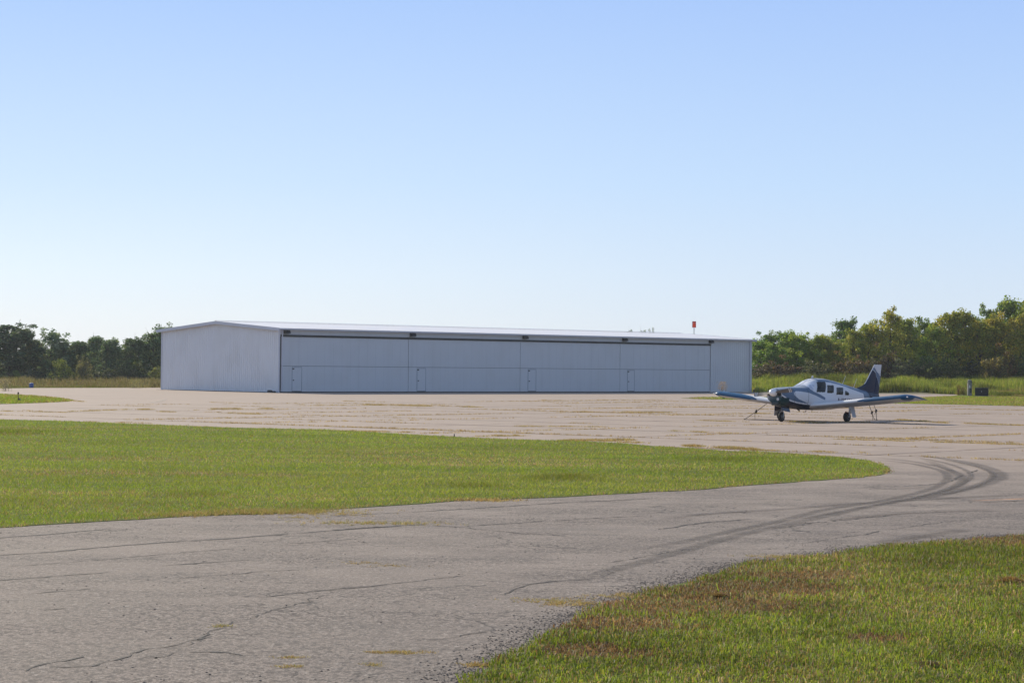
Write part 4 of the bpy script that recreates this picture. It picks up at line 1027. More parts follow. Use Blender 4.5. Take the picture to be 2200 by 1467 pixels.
# local +x = aft, local +y = 90 deg left of aft = starboard ; p(s, port, z)
def LP(s, p, z): return (s - S_MW, -p, z)
def world(s, p, z): return root_p + BK * (s - S_MW) + PT * p + Vector((0, 0, z))
ST = np.array([# s, ztop, zbot, halfwidth, zwaist, exponent
 [.27, 1.385, .86, .36, 1.15, 2.2], [.36, 1.42, .76, .42, 1.14, 2.3], [.6, 1.445, .67, .48, 1.12, 2.4], [1.0, 1.46, .60, .53, 1.10, 2.5], [1.6, 1.475, .55, .56, 1.10, 2.6], [2.05, 1.495, .51, .575, 1.10, 2.6],
 [2.25, 1.56, .50, .58, 1.10, 2.5], [2.5, 1.665, .49, .59, 1.10, 2.4], [2.75, 1.76, .48, .60, 1.10, 2.4], [3.0, 1.825, .47, .61, 1.10, 2.5], [3.3, 1.85, .47, .61, 1.09, 2.6], [3.8, 1.825, .47, .61, 1.08, 2.6],
 [4.4, 1.75, .49, .59, 1.07, 2.5], [5.0, 1.655, .53, .53, 1.06, 2.4], [5.6, 1.555, .58, .45, 1.05, 2.3], [6.3, 1.44, .65, .35, 1.03, 2.2], [7.0, 1.34, .72, .25, 1.02, 2.1], [7.6, 1.26, .79, .165, 1.01, 2.0], [8.1, 1.19, .86, .10, 1.01, 2.0], [8.42, 1.14, .93, .04, 1.02, 2.0]])
def stn(s):
    # smooth interpolation (monotone cubic would be overkill: sample linearly then blur)
    return [np.interp(s, SS, SV[:, i]) for i in range(5)]
SS = np.linspace(.27, 8.42, 560)
SV = np.stack([np.interp(SS, ST[:, 0], ST[:, i]) for i in range(1, 6)], 1)
for _ in range(2):
    ker = np.ones(15) / 15; pad = np.pad(SV, ((7, 7), (0, 0)), 'edge')
    e0, e1 = SV[:4].copy(), SV[-4:].copy()
    SV = np.stack([np.convolve(pad[:, i], ker, 'valid') for i in range(5)], 1)
NA = 240
_t = np.linspace(0, 2 * PI, 4001); _e = 2 / 2.5
_cx = .6 * np.sign(np.cos(_t)) * np.abs(np.cos(_t)) ** _e; _cz = .66 * np.sign(np.sin(_t)) * np.abs(np.sin(_t)) ** _e
_L = np.r_[0, np.cumsum(np.hypot(np.diff(_cx), np.diff(_cz)))]; THS = np.interp(np.linspace(0, _L[-1], NA + 1)[:-1], _L, _t)
def body_pt(s, th, off=0.0):
    "th from 0 at the port waist, pi/2 top"
    zt, zb, hw, zw, ex = stn(s)
    c, si = math.cos(th), math.sin(th)
    e = 2 / ex
    y = hw * math.copysign(abs(c) ** e, c); z = zw + (zt - zw if si > 0 else zw - zb) * math.copysign(abs(si) ** e, si)
    return np.array([s, y, z])
def side_y(s, z):
    zt, zb, hw, zw, ex = stn(s); r = (z - zw) / (zt - zw) if z > zw else (zw - z) / (zw - zb)
    return hw * max(0, 1 - min(1, abs(r)) ** ex) ** (1 / ex)
def side_from_px(px, py, it=30):
    s, z, p = 4.0, 1.3, .5
    for _ in range(it):
        # solve on the port side: x drives s, y drives z
        w0 = world(s, p, z); x0, y0 = project(w0); x1, _y = project(world(s + .01, p, z)); _x, y1 = project(world(s, p, z + .01))
        s += (px - x0) / ((x1 - x0) / .01) * .8; z += (py - y0) / ((y1 - y0) / .01) * .8
        s = min(max(s, .3), 8.4); p = side_y(s, z)
    return s, z
def C2(l): return [side_from_px(1610 + x / 11.284, 790 + y / 11.284) for x, y in l]
def C1(l): return [side_from_px(1500 + x / 4.4, 750 + y / 4.4) for x, y in l]
def C3(l): return [side_from_px(1790 + x / 9.781, 770 + y / 9.781) for x, y in l]
WHITE = (.70, .71, .74); SLATE = (.115, .175, .26); NAVY = (.008, .016, .04); TEAL = (.013, .048, .058); SILV = (.74, .75, .78); BLUE = (.015, .07, .20)
panel = C2([(1075, 600), (1130, 566), (1250, 575), (1400, 600), (1560, 655), (1700, 715), (1830, 775), (1950, 850), (1900, 900), (1500, 880), (1300, 800), (1150, 720), (1095, 650)])
slate1 = C2([(905, 480), (980, 470), (1440, 500), (1560, 575), (1720, 650), (1850, 730), (2010, 820), (1940, 835), (1750, 745), (1600, 670), (1450, 610), (1250, 572), (1130, 566), (1075, 600), (1090, 660), (1200, 760), (1420, 865), (1250, 850), (1080, 815), (930, 745), (905, 600)])
navy1 = C2([(300, 560), (830, 560), (905, 760), (1000, 815), (1150, 860), (1350, 895), (1500, 905), (1800, 930), (2100, 940), (2100, 1300), (300, 1300)])
silv1 = C2([(905, 745), (930, 745), (1080, 815), (1250, 850), (1480, 880), (1480, 900), (1350, 893), (1150, 858), (1000, 812), (915, 765)])
def pip(s, z, poly):
    r = np.zeros(s.shape, bool); j = len(poly) - 1
    for i in range(len(poly)):
        a, b = poly[i], poly[j]
        c = ((a[1] > z) != (b[1] > z)) & (s < (b[0] - a[0]) * (z - a[1]) / (b[1] - a[1] + 1e-12) + a[0])
        r ^= c; j = i
    return r
nav_edge = sorted([(s, z) for s, z in C2([(905, 760), (1000, 815), (1150, 860), (1350, 895), (1480, 905)])])
NE = np.array(nav_edge)
def section(i):
    zt, zb, hw, zw, ex = SV[i]; e = 2 / ex; c = np.cos(THS); si = np.sin(THS)
    y = hw * np.sign(c) * np.abs(c) ** e; z = zw + np.where(si > 0, zt - zw, zw - zb) * np.sign(si) * np.abs(si) ** e
    return y, z
BS = np.repeat(SS, NA); YZ = [section(i) for i in range(len(SS))]
BY = np.concatenate([q[0] for q in YZ]); BZ = np.concatenate([q[1] for q in YZ]); BT = np.repeat(SV[:, 0], NA)
bcol = np.tile(np.array(WHITE), (len(BS), 1)); done = np.zeros(len(BS), bool)
def put(mask, c):
    global done
    m = mask & ~done; c = np.array(c); bcol[m] = c if c.ndim == 1 else c[m]; done |= mask
mixc = lambda k: tuple(k * a_ + (1 - k) * b_ for a_, b_ in zip(WHITE, SLATE))
AY = np.abs(BY)
put((BS < .62 + .12 * (1.45 - BZ)) & (BZ < 1.02), TEAL)
ZEd = np.interp(BS, np.r_[.3, NE[:, 0], 3.0, 7.5], np.r_[NE[0, 1] + .12, NE[:, 1], .62, .74])
put((BZ < ZEd) & (BS < 7.3), NAVY); put(BZ < ZEd, SLATE)
put((BZ < ZEd + .055) & (BS < 2.6), SILV)
put((BS < 2.3) & pip(BS, BZ, panel), WHITE)
put((BS < 3.2) & pip(BS, BZ, slate1), SLATE)
put((BS < 2.2) & (BZ > 1.26) & (AY < .42), mixc(.35)); put((BS < 2.2) & (BZ > 1.26), SLATE)
put(BS < .95, SLATE)
put(BS > 7.35 - .5 * (BZ - 1.1), NAVY); put((BS > 6.75 + .25 * np.abs(BZ - 1.15)), SLATE)
put((BZ > BT - .16) & (BS > 2.95) & (AY < .30) & (BS < 5), mixc(.5)); put((BZ > BT - .16 - .02 * np.clip(BS - 5, 0, 2)) & (BS > 2.95), SLATE)
bvn = np.stack([BS - S_MW, -BY, BZ], 1)
ii, kk_ = np.meshgrid(np.arange(len(SS) - 1), np.arange(NA), indexing='ij'); k2_ = (kk_ + 1) % NA
bfn = np.stack([ii * NA + kk_, (ii + 1) * NA + kk_, (ii + 1) * NA + k2_, ii * NA + k2_], -1).reshape(-1, 4)
bf = [tuple(q) for q in bfn.tolist()]
bf.append(tuple(range(NA))); bf.append(tuple((len(SS) - 1) * NA + k for k in range(NA))[::-1])
bv = bvn.tolist(); bc = bcol.tolist()
M['paint'] = vcol_paint('aircraft_paint', .34, .0)
fus = MB(); fus.add(bv, bf, bc); fuselage = fus.build('fuselage', M['paint'], plane, smooth=True, colors=True)
_nr = np.zeros(len(bv) * 3, np.float32); fuselage.data.vertices.foreach_get('co', _nr)
_vn = np.zeros(len(bv) * 3, np.float32); fuselage.data.vertex_normals.foreach_get('vector', _vn); _vn = _vn.reshape(-1, 3)
_fc = bvn[bfn].mean(1)
def patch_obj(name, pred, mat, off, parent=fuselage, sides=None, **k):
    c = _fc; near_ = np.ones(len(c), bool); sel = []
    cand = np.nonzero((c[:, 2] > 1.0) & (c[:, 0] + S_MW > 2.0) & (c[:, 0] + S_MW < 5.6))[0]
    for q in cand:
        if pred(c[q, 0] + S_MW, -c[q, 1], c[q, 2]): sel.append(q)
    f = bfn[sel]; u, inv = np.unique(f, return_inverse=True)
    mb = MB(); mb.add((bvn[u] + _vn[u] * off).tolist(), inv.reshape(-1, 4).tolist()); return mb.build(name, mat, parent, smooth='all', **k)
def glass_mat(name, c, rough=.04, tint2=None):
    t = NT(name); nz = t.noise(t.obj(), 2.2, 4, .5, .6)
    cc = t.mix(t.ramp(nz, .42, .62), c, tint2 or c)
    b = t.bsdf(Base_Color=cc, Roughness=rough); b.inputs['Specular IOR Level'].default_value = .18 if c[0] < .1 else .5
    return t.done(b)
M['win'] = glass_mat('cabin_glass', (.012, .014, .016), .05, (.05, .05, .045))
M['screen'] = glass_mat('windscreen_glass', (.50, .54, .64), .08, (.92, .92, .95))  # pale mottling painted for sky reflection and a sunshade behind the glass
wb0 = side_from_px(1737.6, 833.4); wb1 = side_from_px(1748, 839.6); wb2 = side_from_px(1749.8, 818)
print('ws', wb0, wb1, wb2)
s_end = (wb1[0] + wb2[0]) / 2
def ws(sgn):
    def f(s, p, z):
        if p * sgn < .028 or s < 2.15 or s > 2.33 + (z - 1.31) * 1.07: return False
        zb = 1.475 if s < wb0[0] else 1.475 - (1.475 - wb1[1]) * min(1, (s - wb0[0]) / (wb1[0] - wb0[0] + 1e-6))
        zt = stn(s)[0]
        if s > 2.92 and z > zt - .10: return False
        return z > zb
    return f
patch_obj('windscreen', ws(1), M['screen'], .006); patch_obj('windscreen', ws(-1), M['screen'], .006)
wins = [((1620, 345), (1835, 592), 'c2'), ((1880, 425), (2038, 612), 'c2'), ((65, 612), (203, 762), 'c3'), ((248, 680), (330, 772), 'c3')]
for n_, (a, b, w_) in enumerate(wins):
    Cx = C2 if w_ == 'c2' else C3
    q = Cx([a, (b[0], a[1]), b, (a[0], b[1])])
    (sa, za), (sb, zb_), (sc_, zc), (sdd, zd) = q
    print('win', n_, [tuple(round(v, 2) for v in t) for t in q])
    s0 = (sa + sdd) / 2; s1 = (sb + sc_) / 2; zlo = (zc + zd) / 2; 
    for sgn in (1, -1):
        def f(s, p, z, s0=s0, s1=s1, zlo=zlo, sa=sa, sb=sb, sc_=sc_, sdd=sdd, sgn=sgn, n_=n_, zd=zd, zc=zc, za=za, zb_=zb_):
            u_ = min(1.2, max(-.2, (z - zlo) / ((za + zb_) / 2 - zlo))); s0 = sdd + (sa - sdd) * u_; s1 = sc_ + (sb - sc_) * u_
            if p * sgn < 0 or not s0 < s < s1: return False
            t = min(1, max(0, (s - s0) / (s1 - s0))); lo = zd + (zc - zd) * t; hi = za + (zb_ - za) * t
            if n_ == 3: hi -= .10 * t ** 2
            r = .035; cx = min(s - s0, s1 - s); cz = min(z - lo, hi - z)
            if cz < 0: return False
            return not (cx < r and cz < r and (r - cx) ** 2 + (r - cz) ** 2 > r * r)
        fr = patch_obj('cabin_window', f, M['win'], .006)
# seams: cabin door outline and cowling joint as dark thin lines
M['line'] = simple('panel_gap', (.05, .055, .065), .6)
def ring(s, z0, z1, wd=.012, sgn=1):
    g = MB()
    if 1:
        zs = np.linspace(z0, z1, 20); P = [LP(s, sgn * (side_y(s, z) + .004), z) for z in zs]; g.tube(P, wd / 2, 4)
    return g
for s_ in (1.02, 1.98):
    for sg_ in (1, -1): ring(s_, .62, 1.40, sgn=sg_).build('panel_joint', M['line'], fuselage)
# cowling nose: intakes, chin, exhaust
for sg_ in (1, -1):
    g = MB(); g.lathe([(0, .105), (-.02, .112), (-.035, .09)], LP(.27, sg_ * .235, 1.20), (1, 0, 0), 18)
    g.build('air_intake', M['black'], fuselage)
g = MB(); g.box(*sorted((LP(.30, 0, 0)[0] - .045, LP(.42, 0, 0)[0])), -.17, .17, .69, .84, taper=.0); g.build('chin_scoop', simple('dark_teal_paint', (.012, .03, .036), .3, coat=.5), fuselage, bevel=.04)
g = MB(); g.lathe([(0, .06), (.02, .065), (.03, .04)], LP(.285, .17, .96), (-1, 0, 0), 14); g.build('landing_light', simple('lamp_glass', (.5, .52, .55), .1, coat=1), fuselage)
g = MB(); g.tube([LP(1.55, .22, .60), LP(1.72, .22, .50), LP(1.80, .22, .47)], .032, 8); g.build('exhaust', M['bronze'], fuselage)
# spinner and propeller
M['chrome'] = simple('polished_spinner', (.85, .84, .84), .2, metal=.1, var=.03, coat=.5)
pr = MB(); prof = [(0, .165), (.05, .17), (.10, .165), (.17, .145), (.23, .11), (.275, .065), (.295, .03), (.30, .002)]
HUBZ = 1.235
g = MB(); g.lathe([(-.02, .15)] + prof, LP(.25, 0, HUBZ), (-1, 0, 0), 32)
prop = empty('propeller', (0, 0, 0)); prop.parent = plane
sp = g.build('spinner', M['chrome'], prop, smooth=True)
g = MB(); g.lathe([(0, .12), (.03, .12)], LP(.275, 0, HUBZ), (-1, 0, 0), 24); g.build('backplate', M['bronze'], prop)
def blade_mesh(ang):
    "one blade from hub outwards, twisted; painted tip is a separate band"
    mbs = (MB(), MB()); dirv = np.array([0, math.cos(ang), math.sin(ang)]); tang = np.array([0, -math.sin(ang), math.cos(ang)]); ax = np.array([-1.0, 0, 0])
    R0, R1 = .13, .97; rs_ = np.linspace(R0, R1, 22); secs = []
    for r in rs_:
        t = (r - R0) / (R1 - R0); ch = .085 + .10 * math.sin(min(1, t * 1.25) * PI * .62) - (.05 * max(0, (t - .82) / .18) ** 2); tw = math.radians(52 - 36 * t); th = .035 * (1 - .75 * t) + .006
        cdir = tang * math.cos(tw) - ax * math.sin(tw) * (1); nd = np.cross(dirv, cdir)
        sec = [np.array([S_MW, 0, 0]) * 0 + dirv * r + cdir * ch * u + nd * th * v for u, v in ((-.5, 0), (-.25, .45), (.1, .5), (.5, 0), (.1, -.25), (-.25, -.2))]
        secs.append([tuple(np.array(LP(.16, 0, HUBZ)) + q) for q in sec])
    def loft(mb, ss):
        vs = [p for s_ in ss for p in s_]; fs = []
        for i in range(len(ss) - 1):
            for k in range(6): fs.append((i * 6 + k, i * 6 + (k + 1) % 6, (i + 1) * 6 + (k + 1) % 6, (i + 1) * 6 + k))
        fs += [tuple(range(6))[::-1], tuple((len(ss) - 1) * 6 + k for k in range(6))]; mb.add(vs, fs)
    return secs, loft
M['blade_paint'] = simple('grey_blade_paint', (.12, .11, .105), .35)
for ang in (math.radians(-7), math.radians(173)):
    secs, loft = blade_mesh(ang); b = MB(); loft(b, secs); bo = b.build('propeller_blade', M['blade_paint'], prop, smooth=True)
    for i0 in (17, 19):
        cen = [np.mean(np.array(s_), 0) for s_ in secs]; b2 = MB()
        ss = [[tuple(cen[i] + (np.array(p) - cen[i]) * 1.04 + (np.array(p) - cen[i]) / (np.linalg.norm(np.array(p) - cen[i]) + 1e-9) * .002) for p in secs[i]] for i in (i0, i0 + 1)]; loft(b2, ss); b2.build('tip_stripe', M['white'], bo)
# ---- wings
def airfoil(n=16, t=.15, c0=0.0, c1=1.0):
    "closed profile from (c1 upper) round the nose to (c1 lower), chord fraction c0..c1"
    x = c0 + (c1 - c0) * (1 - np.cos(np.linspace(0, PI, n))) / 2 if c0 == 0 else np.linspace(c0, c1, n)
    yt = t / .2 * (.2969 * np.sqrt(x) - .1260 * x - .3516 * x ** 2 + .2843 * x ** 3 - .1015 * x ** 4)
    up = list(zip(x, yt * 1.1)); lo = list(zip(x, -yt * .85))
    return up[::-1] + (lo[1:] if c0 == 0 else lo)
S_LE = 2.62; CH = 1.62; DIH = .100; ZR0 = .585; HS = 5.06
def wing_sec(p):
    "leading edge station, chord, z, thickness scale at spanwise p"
    le, ch, tk = S_LE, CH, 1.0
    if p < 1.35: d = (1.35 - p) * .42; le -= d; ch += d; tk = 1 - .06 * (1.35 - p)
    if p > 4.66:
        u = (p - 4.66) / (HS - 4.66); k = 1 - math.sqrt(max(0, 1 - u ** 2.2)); le += .62 * k; ch -= .62 * k + .10 * k; tk = math.sqrt(max(.01, 1 - u ** 2.4)) * .85 + .15 * (1 - u)
        return le, ch, ZR0 + DIH * p - .02 * u, max(.06, tk)
    return le, ch, ZR0 + DIH * p, tk
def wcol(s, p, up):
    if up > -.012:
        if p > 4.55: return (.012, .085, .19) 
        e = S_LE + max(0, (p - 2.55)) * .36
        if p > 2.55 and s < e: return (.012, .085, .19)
        return (.78, .79, .80)  # upper skin coloured brighter to stand for sunlight on the wing
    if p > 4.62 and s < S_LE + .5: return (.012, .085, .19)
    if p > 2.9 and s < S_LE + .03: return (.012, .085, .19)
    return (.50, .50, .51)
def wing_loft(mb, sgn, ps, c0, c1, drop=0.0, n=16):
    prev = None; base = len(mb.v); secs = []
    for p in ps:
        le, ch, z, tk = wing_sec(p); pr_ = airfoil(n, .172 * tk, c0, c1); pts = []; cl = []
        for (cx, cy) in pr_:
            s = le + ch * cx; zz = z + cy * CH - .135 * (cx - .35) - drop * (cx - c0)
            pts.append(LP(s, sgn * p, zz)); cl.append(wcol(s, p, cy))
        secs.append((pts, cl))
    m = len(secs[0][0]); vs = [v for a, _ in secs for v in a]; cs = [c for _, a in secs for c in a]; fs = []
    for i in range(len(secs) - 1):
        for k in range(m):
            q = (i * m + k, i * m + (k + 1) % m, (i + 1) * m + (k + 1) % m, (i + 1) * m + k); fs.append(q if sgn > 0 else q[::-1])
    e0, e1 = tuple(range(m)), tuple((len(secs) - 1) * m + k for k in range(m)); fs += [e0[::-1] if sgn > 0 else e0, e1 if sgn > 0 else e1[::-1]]
    mb.add(vs, fs, cs)
for sgn in (1, -1):
    b = MB(); wing_loft(b, sgn, np.r_[np.linspace(.3, 4.6, 70), np.linspace(4.62, HS - .005, 22)], 0, .76, n=34)
    wing = b.build('wing', M['paint'], plane, smooth=True, colors=True)
    b = MB(); wing_loft(b, sgn, np.linspace(.62, 2.82, 4), .765, 1.0, .03, 8); b.build('flap', M['paint'], wing, smooth=True, colors=True)
    b = MB(); wing_loft(b, sgn, np.linspace(2.85, 4.55, 4), .765, 1.0, -.01, 8); b.build('aileron', M['paint'], wing, smooth=True, colors=True)
    b = MB(); wing_loft(b, sgn, np.linspace(4.57, HS - .01, 12), .765, 1.0, 0, 8); b.build('wing_tip', M['paint'], wing, smooth=True, colors=True)
    g = MB(); g.lathe([(0, .03), (.05, .032), (.09, .018), (.10, .002)], LP(S_LE + .12, sgn * (4.9), ZR0 + DIH * 4.9 + .04), (-.6, -sgn * .8, 0), 10)
    g.build('navigation_light', M['chrome'], wing)
    le, ch, z, _ = wing_sec(2.6); g = MB(); g.lathe([(0, .035), (.006, .036)], LP(le + .35, sgn * 2.0, wing_sec(2.0)[2] + .130), (0, 0, 1), 12); g.build('fuel_cap', M['line'], wing)
# ---- tail
def vsurf(name, pts_fn, zs, thick, colf, parent, mat=M['paint']):
    b = MB(); vs = []; cs = []; fs = []; n = 44
    for z in zs:
        s0, s1 = pts_fn(z); x = np.linspace(0, 1, n); yt = thick * (1 - .35 * (z - 1.1)) * np.sqrt(np.clip(x, 0, 1)) * (1 - x) * 1.9 + .004
        ring_ = [(s0 + (s1 - s0) * a, t) for a, t in zip(x, yt)] + [(s0 + (s1 - s0) * a, -t) for a, t in zip(x[::-1], yt[::-1])]
        for s, y in ring_: vs.append(LP(s, y, z)); cs.append(colf(s, z, s0))
    m = 2 * n
    for i in range(len(zs) - 1):
        for k in range(m): fs.append((i * m + k, i * m + (k + 1) % m, (i + 1) * m + (k + 1) % m, (i + 1) * m + k))
    fs += [tuple(range(m))[::-1], tuple((len(zs) - 1) * m + k for k in range(m))]
    b.add(vs, fs, cs); return b.build(name, mat, parent, smooth=True, colors=True)
FT = 2.475
def fin_le(z):
    return float(np.interp(z, [1.15, 1.36, 1.45, 1.52, 1.60, 1.70, 2.44, FT], [6.3, 6.35, 6.75, 7.05, 7.22, 7.35, 8.03, 8.09]))
def hinge(z): return 8.02 + (z - 1.1) * .27
def te(z): return 8.43 + (z - 1.1) * .17
def fcol(s, z, s0):
    b = 2.26 - max(0, (s - 7.85)) * .55 - max(0, (s - 8.15)) * 1.3
    if s - s0 < .035 and z > 1.6: return (.62, .64, .67)
    if z > b + .03: return (.60, .62, .66) if z > 2.36 - max(0, s - 8.0) * .75 else SLATE
    if z > b: return (.55, .58, .62)
    return (.008, .022, .06)
fin = vsurf('fin', lambda z: (fin_le(z), hinge(z) - .012), np.r_[np.linspace(1.14, 1.72, 70), np.linspace(1.73, FT, 110)], .055, fcol, plane)
vsurf('rudder', lambda z: (hinge(z), te(z)), np.linspace(1.05, FT - .004, 150), .028, lambda s, z, s0: fcol(s, z, 0), fin)
b = MB()
for i in range(9):
    z = 1.25 + i * .10; b.box(*sorted((LP(hinge(z) + .03, 0, z)[0], LP(te(z) - .03, 0, z)[0])), -.024, .024, z, z + .008)
b.build('rudder_rib', simple('navy_rib', (.02, .04, .09), .35), fin)
for sgn in (1, -1):
    b = MB(); vs = []; cs = []; fs = []; ps = np.linspace(.05, 1.95, 12); n = 10
    for p in ps:
        pr_ = airfoil(n, .09 * (1 if p < 1.85 else .6), 0, 1.0)
        for cx, cy in pr_: vs.append(LP(7.62 + .74 * cx, sgn * p, 1.0 + cy * .74)); cs.append((.58, .6, .64) if p < 1.75 else (.012, .085, .19))
    m = len(pr_)
    for i in range(len(ps) - 1):
        for k in range(m):
            q = (i * m + k, i * m + (k + 1) % m, (i + 1) * m + (k + 1) % m, (i + 1) * m + k); fs.append(q if sgn > 0 else q[::-1])
    fs += [tuple(range(m)), tuple((len(ps) - 1) * m + k for k in range(m))]; b.add(vs, fs, cs); b.build('stabilator', M['paint'], plane, smooth=True, colors=True)
# ---- undercarriage
M['tyre'] = simple('tyre_rubber', (.014, .014, .015), .8, var=.3)
M['rim'] = simple('wheel_rim', (.40, .40, .40), .35, metal=.5)
M['reddish'] = simple('red_brake', (.22, .03, .025), .5)
def wheel(parent, s, p, r, wdt):
    g = MB(); prof = [(-wdt * .5, r * .52), (-wdt * .52, r * .72), (-wdt * .46, r * .88), (-wdt * .28, r * .975), (0, r), (wdt * .28, r * .975), (wdt * .46, r * .88), (wdt * .52, r * .72), (wdt * .5, r * .52)]
    g.lathe(prof, LP(s, p, r), (0, 1, 0), 36); e = g.build('wheel', M['tyre'], parent, smooth=True)
    g = MB(); g.lathe([(-wdt * .49, r * .50), (-wdt * .515, r * .46), (-wdt * .40, r * .30), (-wdt * .50, r * .12), (-wdt * .56, 0)], LP(s, p, r), (0, 1, 0), 24); g.lathe([(wdt * .49, r * .50), (wdt * .515, r * .46), (wdt * .40, r * .30), (wdt * .50, r * .12), (wdt * .56, 0)], LP(s, p, r), (0, 1, 0), 24)
    g.build('rim', M['rim'], e, smooth=True); return e
ng = empty('nose_gear', (0, 0, 0)); ng.parent = plane; r = .19
wheel(ng, S_NW, 0, r, .14)
g = MB(); g.tube([LP(S_NW + .10, 0, .80), LP(S_NW + .04, 0, .46)], .035, 10); g.tube([LP(S_NW + .045, 0, .48), LP(S_NW + .03, 0, .43)], .055, 10)
for sg_ in (1, -1): g.tube([LP(S_NW + .03, 0, .44), LP(S_NW + .03, sg_ * .085, .42), LP(S_NW + .01, sg_ * .095, .3), LP(S_NW, sg_ * .095, r)], .016, 8)
g.tube([LP(S_NW + .04, 0, .62), LP(S_NW - .10, 0, .52), LP(S_NW + .02, 0, .44)], .012, 6); g.build('strut', M['rim'], ng)
for sg_ in (1, -1):
    g = MB(); x0, x1 = LP(S_NW - .26, 0, 0)[0], LP(S_NW + .34, 0, 0)[0]; y = sg_ * .16
    g.add([(x0, y, .66), (x1, y, .60), (x1, y + sg_ * .05, .40), (x0 + .08, y + sg_ * .05, .47), (x0, y + sg_ * .012, .66), (x1, y + sg_ * .012, .60), (x1, y + sg_ * .062, .40), (x0 + .08, y + sg_ * .062, .47)], [(0, 1, 2, 3), (7, 6, 5, 4), (0, 4, 5, 1), (1, 5, 6, 2), (2, 6, 7, 3), (3, 7, 4, 0)]); g.build('gear_door', simple('navy_paint', NAVY, .3, coat=.5) if sg_ == 1 else bpy.data.materials['navy_paint'], ng)
for sgn in (1, -1):
    mg = empty('main_gear', (0, 0, 0)); mg.parent = plane; r = .215; p0 = 1.70
    wheel(mg, S_MW, sgn * p0, r, .16)
    zt = ZR0 + DIH * 1.8
    g = MB(); g.tube([LP(S_MW, sgn * (p0 + .14), zt), LP(S_MW, sgn * (p0 + .13), .34)], .042, 10); g.tube([LP(S_MW, sgn * (p0 + .13), .40), LP(S_MW, sgn * (p0 + .12), r), LP(S_MW, sgn * p0, r)], .028, 8)
    g.tube([LP(S_MW + .05, sgn * (p0 + .13), .62), LP(S_MW + .15, sgn * (p0 + .13), .46), LP(S_MW + .03, sgn * (p0 + .13), .32)], .014, 6); g.tube([LP(S_MW, sgn * (p0 + .12), .62), LP(S_MW, sgn * (p0 - .45), zt - .1)], .02, 6)
    g.build('strut', M['rim'], mg)
    g = MB(); g.tube([LP(S_MW - .05, sgn * (p0 + .10), .36), LP(S_MW - .10, sgn * (p0 - .02), .425), LP(S_MW - .02, sgn * (p0 - .03), .44)], .02, 6); g.build('brake_line', M['reddish'], mg)
    g = MB(); ya, yb = -sgn * (p0 + .19), -sgn * (p0 + .31); x0, x1 = LP(S_MW - .16, 0, 0)[0], LP(S_MW + .20, 0, 0)[0]; t_ = -sgn * .014
    g.add([(x0, ya, zt - .02), (x1, ya, zt - .02), (x1 + .02, yb, .20), (x0 + .12, yb, .20), (x0, ya + t_, zt - .02), (x1, ya + t_, zt - .02), (x1 + .02, yb + t_, .20), (x0 + .12, yb + t_, .20)], [(0, 1, 2, 3), (7, 6, 5, 4), (0, 4, 5, 1), (1, 5, 6, 2), (2, 6, 7, 3), (3, 7, 4, 0)]); g.build('gear_door', simple('pale_grey_paint', (.50, .52, .56), .35) if sgn == 1 else bpy.data.materials['pale_grey_paint'], mg)
# ---- antennas
def ant(pa, pb, r0, r1, nm='antenna'):
    g = MB(); g.tube([pa, [(a + b) / 2 for a, b in zip(pa, pb)], pb], [r0, (r0 + r1) / 2, r1], 6); g.build(nm, M['white'], fuselage)
sA, zA = 5.55, 1.55; ant(LP(5.45, 0, stn(5.45)[0] - .02), LP(5.72, 0, 1.97), .014, .006)
ant(LP(6.35, 0, stn(6.35)[0] - .02), LP(6.62, 0, 1.84), .014, .006)
g = MB(); g.add([LP(2.98, .01, 1.80), LP(3.14, .01, 1.83), LP(3.18, .004, 1.93), LP(3.04, .004, 1.93), LP(2.98, -.01, 1.80), LP(3.14, -.01, 1.83), LP(3.18, -.004, 1.93), LP(3.04, -.004, 1.93)], [(0, 1, 2, 3), (7, 6, 5, 4), (0, 4, 5, 1), (1, 5, 6, 2), (2, 6, 7, 3), (3, 7, 4, 0)]); g.lathe([(0, .03), (.05, .03), (.06, .01)], LP(3.12, 0, 1.90), (0, 0, 1), 8); g.build('antenna', M['white'], fuselage)
g = MB(); g.tube([LP(2.5, .1, .50), LP(2.44, .1, .40), LP(2.30, .1, .385)], .009, 6); g.tube([LP(2.5, .12, .46), LP(2.36, .12, .43)], .007, 6); g.tube([LP(2.95, .1, .48), LP(2.93, .1, .42)], .012, 6); g.build('belly_antenna', M['bronze'], fuselage)
g = MB(); g.tube([LP(8.0, 0, .9), LP(8.0, 0, .72), LP(8.08, 0, .70)], .02, 6); g.build('tail_skid', M['bronze'], fuselage)
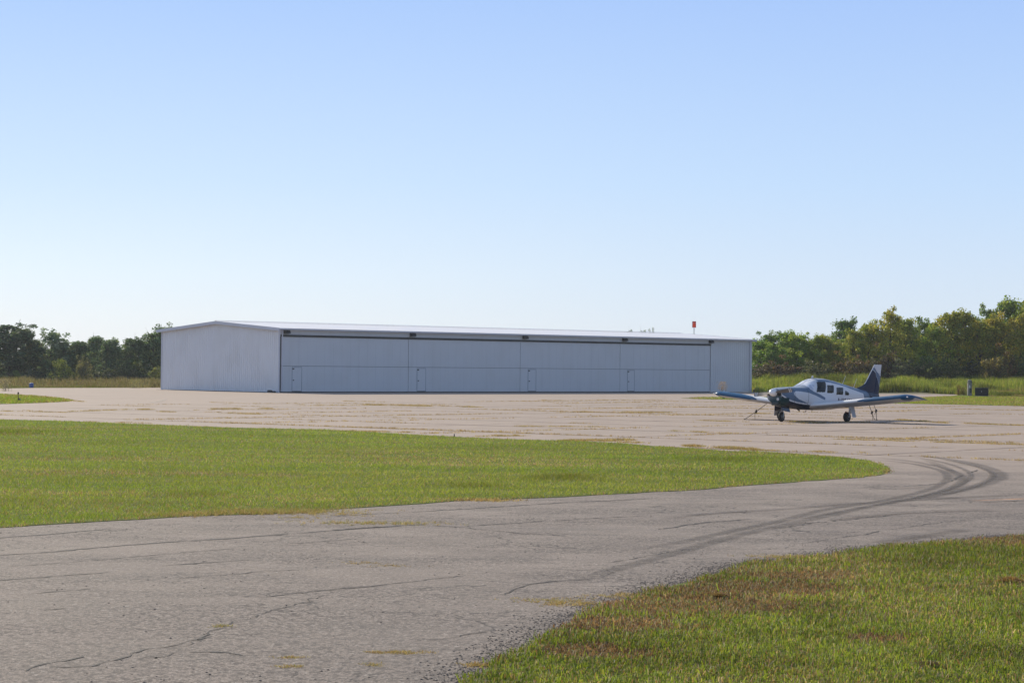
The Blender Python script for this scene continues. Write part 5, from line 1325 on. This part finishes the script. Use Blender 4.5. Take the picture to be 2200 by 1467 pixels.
# seats seen as dark shapes are behind opaque glass; registration letters
tc = bpy.data.curves.new('registration', 'FONT'); tc.body = 'N9945P'; tc.size = .43; tc.shear = .25; tc.space_character = 1.02; tc.extrude = 0.0
to = bpy.data.objects.new('tmp', tc); col_.objects.link(to); bpy.context.view_layer.update()
tm = bpy.data.meshes.new_from_object(to.evaluated_get(bpy.context.evaluated_depsgraph_get())); bpy.data.objects.remove(to)
lt0 = side_from_px(1796.0, 866.5); lt1 = side_from_px(1797, 853.5); print('letters', lt0, lt1)
import bmesh
bm = bmesh.new(); bm.from_mesh(tm); bmesh.ops.triangulate(bm, faces=bm.faces[:]); bmesh.ops.subdivide_edges(bm, edges=[e for e in bm.edges if e.calc_length() > .08], cuts=2)
sl = (lt1[1] - lt0[1])
for sgn in (1, -1):
    b2 = bm.copy()
    x1 = max(v.co.x for v in b2.verts)
    for v in b2.verts:
        s = lt0[0] + .02 + (v.co.x if sgn > 0 else x1 - v.co.x) * .98; z = lt1[1] - .31 + v.co.y - .05 * (s - lt0[0])
        v.co = Vector(LP(s, sgn * (side_y(s, z) + .008), z))
    me = bpy.data.meshes.new('registration_letters'); b2.to_mesh(me); me.materials.append(simple('navy_lettering', (.012, .02, .05), .4) if sgn > 0 else bpy.data.materials['navy_lettering'])
    o = bpy.data.objects.new('registration_letters', me); col_.objects.link(o); o.parent = fuselage
# ---- tie-down ropes (they hold the aeroplane but are things of their own)
M['rope'] = simple('old_rope', (.20, .175, .14), .9, var=.3)
def rope(pts, knot, lab, tail=None):
    o0 = Vector(pts[-1]); g = MB(); g.tube([Vector(p) - o0 for p in pts], .014, 6)
    if tail: g.tube([Vector(p) - o0 for p in tail], .010, 6)
    e = empty('tie_down_rope', o0, 0, label=lab, cat='rope', group=None); g.build('cord', M['rope'], e)
    g = MB(); kk = Vector(knot) - o0; g.lathe([(-.07, .02), (-.045, .05), (0, .04), (.04, .055), (.08, .02)], kk, (.3, .2, 1), 8); g.build('knot', M['bronze'], e)
    g = MB(); g.lathe([(0, .05), (.015, .045), (.03, .02)], (0, 0, .0), (0, 0, 1), 10); g.build('anchor', M['bronze'], e)
wa = world(3.5, -2.55, wing_sec(2.55)[2] - .07); ga = G(1600, 901); ga.z = .01
k1 = wa.lerp(ga, .52); k1.z -= .02
rope([wa, k1, ga], k1, 'slack rope from the wing nearest the hangar to the pavement', [k1, k1 + Vector((-.06, 0, -.1)), Vector((k1.x - .05, k1.y, .02))])
wp = world(3.9, 2.35, wing_sec(2.35)[2] - .06); gb = G(1878, 900.5); gb.z = .01
k2 = wp.lerp(gb, .55); rope([wp, k2, gb], k2, 'taut rope slanting back from under the nearer wing', [k2, k2 + Vector((.03, 0, -.15)), Vector((k2.x + .04, k2.y + .1, .02))])
tp_ = world(8.02, 0, .72); gc = G(1883.5, 902.5); gc.z = .01
k3 = tp_.lerp(gc, .45); k3 = k3 + Vector((.05, 0, 0)); rope([tp_, k3, gc], k3, 'short rope hanging from the tail to the pavement', [k3, k3 + Vector((-.03, 0, -.1)), Vector((gc.x - .1, gc.y, .25))])
for o in list(bpy.data.objects):
    if o.users_collection == () and o.name.startswith('tree_source'): bpy.data.objects.remove(o)
print('tris', sum(len(m.polygons) for m in bpy.data.meshes))
